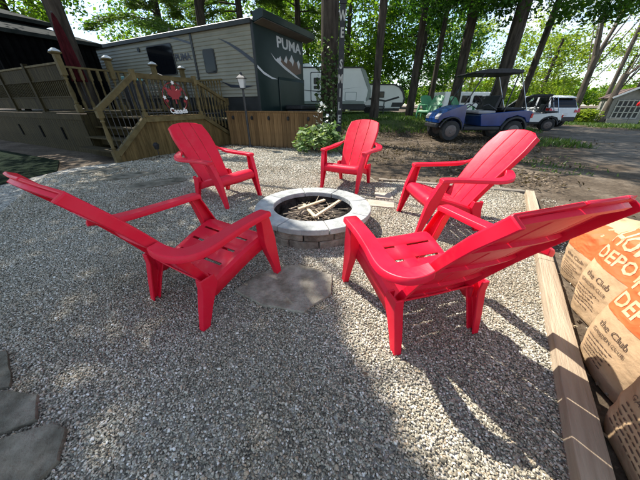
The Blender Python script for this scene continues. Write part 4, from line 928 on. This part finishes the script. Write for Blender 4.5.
# background broadleaf trees
BG = 'background trees across the campground'
bgt = [(-14, 27, 'leaf_light'), (-7, 31, 'leaf_light'), (-1.5, 30, 'leaf_light'), (2.2, 27, 'leaf_light'), (5.8, 31, 'leaf_light'), (9.3, 28, 'leaf_maple'), (12.8, 33, 'leaf_maple'), (16.5, 38, 'leaf_yellow'), (22, 42, 'leaf_yellow'), (29, 40, 'leaf_yellow'), (37, 46, 'leaf_yellow'), (46, 44, 'leaf_yellow'), (26.5, 34, 'leaf_yellow')]
bl = ['bright green tree seen over the gazebo end of the trailer', 'bright green tree seen over the long trailer roof', 'sunlit green tree beyond the trailer end cap', 'sunlit green tree behind the distant cream trailer', 'light green tree behind the small dark nosed trailer', 'dark leafy tree behind the green chairs', 'dark leafy tree behind the blue golf cart', 'yellow green tree behind the thick trunk by the cart', 'yellow green tree behind the white car', 'yellow green tree behind the forked trunk', 'yellow green tree over the shed roof', 'yellow green tree beyond the far side of the shed', 'pale yellow green tree between the forked trunk and the shed roof']
for i, (x, y, lm_) in enumerate(bgt):
    sparse = lm_ == 'leaf_yellow'; hh = 7.0 if not sparse else 6.0; zb = gz(x, y)
    tree('background_tree', bl[i], (x, y, zb), (x + .4, y, zb + hh + 1.5), .25, .15, [((x, y, zb + hh), (3.7 + .05 * y * .3, 3.2, 4.8), 80 if not sparse else 60, 90 if not sparse else 70, .62)], lm_, leaf=.30, group=BG, limbs=5, seed=60 + i)
# far belt of woodland
n = 26000; xx = RNG.uniform(-60, 95, n); yy = 56 + RNG.uniform(0, 8, n); hz = (3.4 + 2.6 * np.array([noise.noise((x * .13, 0, 4)) for x in xx])) * RNG.random(n) ** .7
tag(quads('woodland', leaf_quads(np.stack([xx, yy, hz + .6 + .02 * (yy - 30)], 1), .75), 'leaf_light'), kind='stuff')

# ================================================================ BUSH BESIDE THE IVY TREE
bush = thing('leafy_bush', 'variegated leafy green bush at the end of the cedar fence', 'bush', (.0, 7.05, 0)); bush.scale = (1.3, 1.2, 1.02)
bp_ = RNG.normal(size=(70, 3)); bp_ /= np.linalg.norm(bp_, axis=1)[:, None]; bp_[:, 2] = np.abs(bp_[:, 2]); bp_ *= np.array([.52, .40, .62]) * RNG.uniform(.45, 1.0, (70, 1))
pts = (bp_[:, None, :] + RNG.normal(size=(70, 16, 3)) * .075).reshape(-1, 3) + np.array([0, 0, .10]); pts = pts[pts[:, 2] > .02]
quads('foliage', leaf_quads(pts, .125, .55, .45), 'leaf_bush', bush)
for k in range(12):
    q = Vector(bp_[k]); MB().tube([(0, 0, -.02), q * .5, q + Vector((0, 0, .05))], [.012, .008, .004], 5).build('stem', 'stick', bush)
quads('blossom', leaf_quads(RNG.normal(size=(30, 3)) * np.array([.07, .06, .16]) + np.array([.05, .15, .92]), .07, .9, .1), 'petal', bush)

# ================================================================ WELCOME BOARD on the tree
wb_ = thing('letter_board', 'narrow black board with white letters stacked down the ivy tree', 'sign', (.665, 9.33, .35), R(-3))
MB().box(-.085, .085, -.012, .012, 0, 3.35).build('board', 'black_plastic', wb_)
for k, ch in enumerate('WE SMILE'):
    if ch == ' ': continue
    v, f = text_geo(ch, .33, .010); mapped('letter', v, f, lambda a, b, c, k=k: (a * .62, -.0135, 3.08 - k * .385 + b), 'lattice', wb_)
MB().box(-.10, .10, -.03, .012, 3.352, 3.47).build('top_cap', 'black_plastic', wb_)

# ================================================================ DISTANT TRAILERS
r2 = thing('cream_trailer', 'cream travel trailer with grey nose seen past the ivy tree', 'trailer', (3.35, 18.0, .55), 0)
m = MB(); m.prism([(-7, .68), (-.62, .68), (-.35, .78), (-.12, 1.05), (-.1, 1.4), (-.55, 2.45), (-.75, 2.60), (-7, 2.60)], 'y', 0, 2.4); m.build('body', 'rv_white', r2, 0, .03)
m = MB(); m.prism([(-.33, .82), (-.09, 1.06), (-.07, 1.42), (-.53, 2.47), (-.76, 2.61), (-.86, 2.58), (-.28, 1.42), (-.38, .9)], 'y', -.03, 2.43); m.build('nose_cap', 'rv_grey', r2, 0, .02)
MB().box(-7, -.5, -.012, -.001, .68, .84).build('lower_stripe', 'rv_grey', r2); MB().box(-7.02, -.7, -.05, 2.45, 2.602, 2.66).build('roof_edge', 'rv_dark', r2)
for a, b, c, d in ((-4.95, -4.35, 1.62, 2.0), (-3.75, -3.35, 1.75, 2.1), (-3.75, -3.35, 1.5, 1.68)): 
    w = MB().prism(rr(a, b, c, d, .05), 'y', -.03, -.002).build('window', 'rv_dark', r2); MB().prism(rr(a + .04, b - .04, c + .04, d - .04, .04), 'y', -.04, -.031).build('pane', 'glass', w)
dm = MB().prism(rr(-3.95, -3.15, .80, 2.4, .08), 'y', -.02, -.002).build('door_frame', 'rv_dark', r2); MB().prism(rr(-3.90, -3.20, .85, 2.35, .07), 'y', -.026, -.021).build('door', 'rv_white', dm)
MB().prism(rr(-1.75, -1.0, .86, 1.35, .06), 'y', -.016, -.002).build('hatch_rim', 'rv_grey', r2); MB().prism(rr(-1.72, -1.03, .89, 1.32, .05), 'y', -.022, -.017).build('hatch', 'rv_white', r2)
MB().prism([(-4.9, 1.5), (-3.4, 1.33), (-.7, 1.62), (-3.2, 1.38)], 'y', -.028, -.027).build('swoosh_decal', 'rv_dark', r2)
for x in (-2.2, -3.1): MB().lathe([(.33, 0), (.33, .2)], 20).build('wheel', 'tyre', r2, 40, loc=(x, .24, .33), rot=(R(90), 0, 0))
m = MB(); m.bar((-.3, .6, .55), (1.15, 1.2, .5), .1, .12); m.bar((-.3, 1.8, .55), (1.15, 1.2, .5), .1, .12); m.tube([(1.1, 1.2, 0), (1.1, 1.2, .9)], .04, 8); m.build('tow_hitch', 'rv_dark', r2)
MB().box(-7, -.4, .1, 2.3, .35, .679).build('chassis', 'rv_dark', r2)
MB().lathe([(.40, 0), (.37, .16), (.22, .26), (.02, .3)], 20).build('satellite_dome', 'rv_white', r2, 50, loc=(-4.2, 1.0, 2.65))
r3 = thing('small_trailer', 'small rounded cream trailer with dark edging beyond the straight tree', 'trailer', (6.25, 20.5, .53), 0)
outl = [(-4, .42), (-.25, .42), (-.06, .7), (0, 1.05), (-.15, 1.45), (-.45, 1.78), (-.9, 1.93), (-4, 1.95)]
m = MB(); m.prism(outl, 'y', 0, 2.0); m.build('body', 'rv_white', r3, 0, .03)
m = MB(); m.prism([(-.22, .43), (-.04, .7), (.02, 1.05), (-.13, 1.47), (-.44, 1.81), (-.9, 1.97), (-4, 1.99), (-4, 1.9), (-.92, 1.88), (-.52, 1.72), (-.25, 1.42), (-.1, 1.05), (-.14, .74), (-.3, .5)], 'y', -.03, 2.03); m.build('edge_trim', 'rv_dark', r3)
w = MB().prism(rr(-2.05, -1.55, 1.1, 1.5, .06), 'y', -.03, -.002).build('window', 'rv_dark', r3); MB().prism(rr(-2.0, -1.6, 1.15, 1.45, .05), 'y', -.04, -.031).build('pane', 'glass', w)
MB().prism([(-.95, .52), (-.2, .52), (-.12, .8), (-.9, .8)], 'y', -.02, -.002).build('storage_hatch', 'rv_dark', r3)
MB().prism([(-4, 1.3), (-1.4, .95), (-.5, 1.2), (-.4, 1.1), (-1.4, .84), (-4, 1.15)], 'y', -.012, -.003).build('swoosh_decal', 'rv_dark', r3)
MB().lathe([(.32, 0), (.32, .2)], 20).build('wheel', 'tyre', r3, 40, loc=(-2.6, .2, .32), rot=(R(90), 0, 0)); MB().box(-4, -.3, .1, 1.9, .25, .419).build('chassis', 'rv_dark', r3)
m = MB(); m.bar((-.3, 1, .45), (1.0, 1, .45), .12, .1); m.tube([(.9, 1, 0), (.9, 1, .8)], .035, 8); m.build('tow_hitch', 'rv_dark', r3)

# ================================================================ GREEN CHAIRS
GRN = make_chair(M['green_plastic'])
for x, y, rot, lab, sc in ((4.72, 12.6, 118, 'light green plastic adirondack chair turned sideways behind the golf cart nose', 1.08), (5.42, 12.9, 190, 'green plastic adirondack chair close beside the golf cart nose, turned away', 1.08), (6.75, 12.1, 215, 'green plastic adirondack chair seen through the golf cart cabin', 1.1)):
    place_chair(GRN, (x, y, gz(x, y) + .02), rot, lab, 'green chairs on the lawn', sc)

# ================================================================ GOLF CARTS
def golf_cart(loc, rot, paint, label, wb=2.35, roofz=2.08):
    """local x forward (nose at +x), y left"""
    t = thing('golf_cart', label, 'golf cart', loc, rot, 'parked golf carts'); hw = .60
    def wheel(x, y):
        w = MB().lathe([(.20, -.10), (.30, -.105), (.325, -.07), (.33, 0), (.325, .07), (.30, .105), (.20, .10)], 24).build('wheel', 'tyre', t, 40, loc=(x, y, .33), rot=(R(90), 0, 0))
        MB().lathe([(.02, -.112), (.06, -.118), (.075, -.106), (.17, -.108), (.195, -.101), (.195, .101), (.17, .108), (.075, .106), (.06, .118), (.02, .112)], 16).build('rim', 'rim', w, 40)
    for x in (wb / 2, -wb / 2):
        for y in (-.56, .56): wheel(x, y)
    f = wb / 2
    m = MB(); m.prism([(f - .42, .42), (f - .36, .60), (f - .2, .74), (f + .1, .78), (f + .32, .72), (f + .42, .60), (f + .46, .58), (f + .48, .72), (f + .40, .88), (f + .05, 1.03), (f - .30, 1.14), (f - .40, 1.12), (f - .44, .42)], 'y', -hw, hw); m.build('front_cowl', paint, t, 0, .04)
    MB().box(f + .38, f + .52, -.5, .5, .42, .56).build('bumper', 'black_plastic', t, 0, .03)
    for y in (-.42, .42): MB().prism([(f + .34, .76), (f + .485, .70), (f + .495, .77), (f + .40, .88)], 'y', y - .14, y + .14).build('headlight', 'grey_seat', t)
    MB().box(-f - .2, f - .3, -.58, .58, .34, .42).build('floor', 'black_plastic', t, 0, .02)
    m = MB(); m.prism([(-f - .50, .58), (-f - .46, .62), (-f - .40, .60), (-f - .30, .74), (-f, .82), (-f + .32, .72), (-f + .42, .55), (-f + .46, .48), (.06, .48), (.16, .80), (.14, .86), (-f - .2, .98), (-f - .50, .94)], 'y', -hw - .01, hw + .01); m.build('rear_body', paint, t, 0, .035)
    for y in (-.615, .615):
        mm = MB(); mm.tube([(-f + .42 * math.cos(a), y, .33 + .42 * math.sin(a)) for a in np.linspace(.1, math.pi - .1, 12)], .05, 6); mm.build('fender_flare', 'black_plastic', t, 60)
    for y in (-.60, .60):
        mm = MB(); mm.tube([(f + .40 * math.cos(a), y, .34 + .42 * math.sin(a)) for a in np.linspace(.25, math.pi - .1, 12)], .035, 6); mm.build('fender_flare', 'black_plastic', t, 60)
    MB().box(-f + .48, f - .46, -.625, .625, .36, .47).build('rocker_panel', 'black_plastic', t, 0, .02)
    MB().box(-.36, .24, -.56, .56, .865, .97).build('seat', 'grey_seat', t, 0, .04)
    m = MB(); m.prism([(-.36, .98), (-.24, .98), (-.34, 1.42), (-.44, 1.42)], 'y', -.55, .55); m.build('seat_back', 'black_plastic', t, 0, .03)
    MB().box(-f - .25, -.52, -.56, .56, .965, 1.06).build('rear_seat', 'black_plastic', t, 0, .04)
    m = MB(); m.prism([(-.50, 1.06), (-.46, 1.06), (-.46, 1.36), (-.50, 1.36)], 'y', -.5, .5); m.build('rear_seat_back', 'black_plastic', t, 0, .01)
    m = MB(); m.prism([(-f + .28, roofz - .06), (f - .38, roofz - .07), (f - .34, roofz - .03), (f - .5, roofz + .02), (.3, roofz + .07), (-.5, roofz + .07), (-f + .26, roofz + .03)], 'y', -.62, .62); m.build('roof', 'black_plastic', t, 0, .025)
    for y in (-.57, .57):
        MB().tube([(f - .25, y, 1.02), (f - .72, y, roofz - .06)], .022, 6).build('windscreen_post', 'black_iron', t)
        MB().tube([(-.62, y, .9), (-.72, y, roofz - .06)], .022, 6).build('roof_post', 'black_iron', t)
        MB().tube([(-f - .3, y, .92), (-.80, y, roofz - .06)], .018, 6).build('roof_post', 'chrome', t)
        MB().tube([(-.35, y, .98), (.0, y, 1.16), (.16, y, 1.1)], .018, 6).build('armrest', 'black_iron', t)
        MB().box(-f - .54, -f - .47, y - .08, y + .06, .74, .88).build('tail_light', 'tail_red', t, 0, .01)
    gl, gt, gb_ = new_mat('windscreen'); gb_.inputs['Transmission Weight'].default_value = 1; gb_.inputs['Roughness'].default_value = .03; gb_.inputs['IOR'].default_value = 1.1
    m = MB(); m.bar((f - .27, 0, 1.08), (f - .70, 0, roofz - .08), 1.1, .006, (0, 0, 1)); m.build('windscreen', gl, t)
    MB().tube([(f - .42, .28, .9), (f - .86, .28, 1.26)], .018, 6).build('steering_column', 'black_iron', t)
    m = MB(); d = Vector((-.77, 0, .64)).normalized(); u = Vector((0, 1, 0)); w_ = d.cross(u); c = Vector((f - .88, .28, 1.28))
    m.tube([c + (u * math.cos(a) + w_ * math.sin(a)) * .17 for a in np.linspace(0, 2 * math.pi, 21)], .016, 6, False); m.bar(c - u * .16, c + u * .16, .03, .02); m.build('steering_wheel', 'black_plastic', t, 50)
    m = MB(); m.box(-f - .55, -f - .49, -.5, .5, .45, .58); m.build('rear_bumper', 'black_plastic', t)
    return t
golf_cart((5.72, 9.95, .03), R(180), 'blue_paint', 'shiny blue golf cart with long black roof and grey seat', 2.2)
golf_cart((11.1, 14.2, .0), R(150), 'rv_white', 'white golf cart with black roof parked behind the blue one', 1.7, 1.85).scale = (.85,) * 3

# ================================================================ WHITE SUV
car = thing('suv', 'white SUV parked tail first on the lane by the lawn', 'car', (13.6, 17.6, 0), R(95))
def car_body(par):
    """local x forward, tail at -x"""
    sec = []
    prof = [(-2.22, .42, .90, .60), (-2.25, .40, 1.0, .80), (-2.15, .34, 1.04, .90), (-1.2, .32, 1.06, .93), (0, .30, 1.05, .93), (1.2, .32, 1.02, .92), (1.9, .36, .92, .86), (2.2, .42, .74, .70)]
    m = MB(); m.loft([[(x, -w, z0), (x, -w * 1.02, (z0 + z1) / 2), (x, -w * .96, z1), (x, w * .96, z1), (x, w * 1.02, (z0 + z1) / 2), (x, w, z0)] for x, z0, z1, w in prof]); m.build('body', 'white_car', par, 40, .03)
    gp = [(-2.12, .96, 1.02, .86), (-1.95, 1.04, 1.40, .80), (-1.75, 1.05, 1.58, .74), (-.8, 1.06, 1.66, .73), (.3, 1.05, 1.60, .72), (.75, 1.05, 1.40, .74), (1.2, 1.0, 1.05, .80)]
    m = MB(); m.loft([[(x, -w - .06, z0), (x, -w * .92, z1), (x, w * .92, z1), (x, w + .06, z0)] for x, z0, z1, w in gp]); m.build('greenhouse', 'glass', par, 30)
    m = MB(); m.loft([[(x, -w, z), (x, -w, z + .05), (x, w, z + .05), (x, w, z)] for x, z, w in ((-2.0, 1.50, .66), (-1.7, 1.58, .70), (-.8, 1.635, .70), (.3, 1.58, .68), (.5, 1.51, .66))]); m.build('roof', 'white_car', par, 40, .02)
    for y in (-1, 1):
        for (x0, z0), (x1, z1) in (((-2.08, 1.03), (-1.75, 1.56)), ((-1.15, 1.04), (-1.0, 1.62)), ((.1, 1.04), (-.05, 1.6)), ((1.15, 1.02), (.45, 1.54))): 
            MB().bar((x0, y * .86, z0), (x1, y * .685, z1), .08, .05).build('pillar', 'white_car', par)
        MB().prism([(-2.27, .80), (-2.02, .82), (-1.95, 1.02), (-2.22, 1.0)], 'y', y * .62, y * .945).build('tail_light', 'tail_red', par)
        for x in (-1.35, 1.35):
            w = MB().lathe([(.22, -.1), (.34, -.1), (.35, 0), (.34, .1), (.22, .1)], 24).build('wheel', 'tyre', par, 40, loc=(x, y * .84, .35), rot=(R(90), 0, 0)); MB().lathe([(.22, -.07), (.06, -.09), (.06, .09), (.22, .07)], 16).build('rim', 'chrome', w, 40)
    MB().box(-2.29, -2.2, -.78, .78, .36, .58).build('rear_bumper', 'black_plastic', par, 0, .03)
    MB().box(-2.275, -2.25, -.26, .26, .66, .78).build('number_plate', 'silver', par)
car_body(car)
vn = thing('white_camper', 'long white camper with window row parked beyond the white SUV', 'camper', (15.5, 26.5, 0), R(8))
MB().box(-4.0, 2.0, 0, 2.2, .5, 2.25).build('body', 'rv_white', vn, 0, .12)
for x in (-3.4, -2.2, -1.0, .2): 
    w = MB().prism(rr(x, x + .9, 1.35, 1.95, .08), 'y', -.03, -.002).build('window', 'rv_dark', vn); MB().prism(rr(x + .05, x + .85, 1.4, 1.9, .06), 'y', -.04, -.031).build('pane', 'glass', w)
for x in (-2.8, .9): MB().lathe([(.34, 0), (.34, .22)], 20).build('wheel', 'tyre', vn, 40, loc=(x, .2, .34), rot=(R(90), 0, 0))
MB().box(-4, 2, -.01, -.001, .5, .75).build('lower_stripe', 'rv_grey', vn)

# ================================================================ SHED
sh = thing('garden_shed', 'grey gable shed with white lattice front and brown shingle roof', 'shed', (20.4, 19.3, 0), R(-34)); sh.scale = (.92, .92, .95)
m = MB(); m.prism([(0, 0), (1.9, 0), (1.9, 1.72), (.95, 2.22), (0, 1.72)], 'y', 0, 3.4); m.build('wall', 'shed', sh)
for x0, z0, x1, z1 in ((-.15, 1.66, .95, 2.26), (2.05, 1.66, .95, 2.26)):
    rf = MB(); rf.bar((x0, -.2, z0), (x0, 3.6, z0), .01, .01); 
    m = MB(); d = Vector((x1 - x0, 0, z1 - z0)); nn = Vector((-d.z, 0, d.x)).normalized() * (.06 if d.x > 0 else -.06)
    m.loft([[Vector((x0, y, z0)), Vector((x1, y, z1)), Vector((x1, y, z1)) + nn, Vector((x0, y, z0)) + nn] for y in (-.22, 3.6)]); ro = m.build('roof_slope', 'shingle', sh)
    MB().bar((x0, -.235, z0 + .02), (x1, -.235, z1 + .02), .03, .11, (0, 0, 1)).build('barge_board', 'white_paint', ro)
ltt = MB().box(.25, 1.65, -.02, -.002, .35, 1.55).build('lattice_panel', 'rv_dark', sh)
for k in range(6): MB().box(.27 + k * .265, .34 + k * .265, -.045, -.021, .35, 1.55).build('lattice_slat', 'lattice', ltt)
for k in range(4): MB().box(.25, 1.65, -.068, -.046, .36 + k * .37, .42 + k * .37).build('lattice_slat', 'lattice', ltt)
MB().box(.1, 1.8, -.35, -.05, .0, .33).build('planter_box', 'shed', sh, 0, .01)
fd = thing('red_feeder', 'small red feeder hanging on a hook in front of the shed', 'feeder', (20.55, 17.9, 0), 0)
MB().tube([(0, 0, -.05), (0, 0, 1.5), (.1, 0, 1.56), (.2, 0, 1.48)], .015, 6).build('hook', 'black_iron', fd); MB().lathe([(.03, 1.08), (.15, 1.14), (.15, 1.22), (.05, 1.4), (.02, 1.46)], 12, (.2, 0)).build('feeder_body', 'tail_red', fd, 40)
for i, (x, y, s_) in enumerate(((18.6, 21, .9), (19.4, 19.6, .55), (17.4, 24.5, 1.0), (23.2, 18.4, .6))):
    b_ = thing('shrub', ['leafy yellow green shrub behind the forked trunk', 'low bright shrub between the forked trunk and the shed', 'rounded bright shrub at the far edge of the lane', 'low bright shrub beyond the shed planter'][i], 'shrub', (x, y, gz(x, y)), 0, 'shrubs along the lawn')
    CC, LL = crown_points((0, 0, s_ * .7), (s_, s_, s_ * .8), 40, 45, .16, seed=90 + i); quads('foliage', leaf_quads(LL[LL[:, 2] > 0], .16), 'leaf_yellow' if i % 2 else 'leaf_light', b_); MB().tube([(0, 0, -.05), (0, 0, s_)], [.04, .015], 6).build('stem', 'bark', b_)

# ================================================================ GRASS AND LEAF LITTER (uncountable)
def grass(name, poly, n, h0, seed):
    rg = np.random.default_rng(seed); xs = [p[0] for p in poly]; ys = [p[1] for p in poly]
    x = rg.uniform(min(xs), max(xs), n); y = rg.uniform(min(ys), max(ys), n); k = inside(x, y, poly); x, y = x[k], y[k]
    dn = np.array([noise.noise((a * .8, b * .8, 7)) for a, b in zip(x, y)]); k = rg.random(len(x)) < np.clip(.55 + dn * 1.3, .05, 1); x, y = x[k], y[k]
    z = np.array([gz(a, b) for a, b in zip(x, y)]) + .015; h_ = h0 * rg.uniform(.5, 1.5, len(x)); w = .010 + .0012 * y; a = rg.uniform(0, 6.28, len(x)); lx, ly = rg.normal(size=(2, len(x))) * h0 * .5
    V = np.stack([np.stack([x - np.cos(a) * w, y - np.sin(a) * w, z], 1), np.stack([x + np.cos(a) * w, y + np.sin(a) * w, z], 1), np.stack([x + lx + np.cos(a) * w * .2, y + ly + np.sin(a) * w * .2, z + h_], 1), np.stack([x + lx - np.cos(a) * w * .2, y + ly - np.sin(a) * w * .2, z + h_], 1)], 1)
    tag(quads(name, V, 'grass'), kind='stuff')
grass('grass', [(.8, 11.0), (3.4, 10.7), (9.4, 11.0), (10.9, 14.5), (10.6, 24), (-2, 24)], 60000, .09, 1)
grass('grass', [(16.3, 13.6), (34, 13.3), (40, 34), (15.6, 34), (16, 22)], 50000, .10, 2)
grass('grass', [(6.9, 8.0), (8.3, 7.6), (9.0, 9.3), (7.8, 9.6)], 1100, .12, 3)
grass('grass', [(4.3, 4.6), (5.6, 4.4), (6.2, 6.3), (4.8, 6.4)], 600, .04, 4)
def litter(name, poly, n, size, seed, lift=.012):
    rg = np.random.default_rng(seed); xs = [p[0] for p in poly]; ys = [p[1] for p in poly]
    x = rg.uniform(min(xs), max(xs), n); y = rg.uniform(min(ys), max(ys), n); k = inside(x, y, poly); x, y = x[k], y[k]
    dn = np.array([noise.noise((a * .7, b * .7, 17)) for a, b in zip(x, y)]); k = rg.random(len(x)) < np.clip(.5 + dn * 1.5, .03, 1); x, y = x[k], y[k]
    C = np.stack([x, y, np.array([gz(a, b) for a, b in zip(x, y)]) + lift + rg.random(len(x)) * .012], 1)
    tag(quads(name, leaf_quads(C, size, .6, 1.6), 'dead_leaf'), kind='stuff')
litter('leaf_litter', [(.7, 4.2), (3.2, 3.6), (4.6, 3.4), (6.0, 6.8), (9.0, 10.4), (3.4, 11.4), (.7, 11.2)], 22000, .07, 5)
litter('leaf_litter', [(.95, .2), (2.6, .2), (4.2, 3.6), (3.2, 3.45)], 4500, .03, 6)
litter('leaf_litter', [(-4.3, 5.9), (-3.9, 5.8), (-2.5, 8.2), (-2.9, 8.8)], 1500, .06, 7)
litter('leaf_litter', [(-3, 8.1), (.2, 7.0), (.3, 7.5), (-2.8, 8.6)], 900, .06, 8)
litter('leaf_litter', [(-3.5, .4), (.8, .3), (2.2, 2.3), (.8, 4.4), (-4, 5)], 420, .022, 12, .018)
litter('leaf_litter', [(6, 1.2), (30, 1.2), (30, 12), (9, 10)], 3500, .07, 9, .024)
dl = thing('dry_leaf', 'single large dry maple leaf lying beside the folded top bag', 'leaf', (1.475, .985, .035), 1.1)
m = MB(); m.prism([(-x * .05, z * .05) for x, z in half] + [(x * .05, z * .05) for x, z in reversed(half[1:])], 'z', 0, .002); m.build('blade', 'kindling', dl)
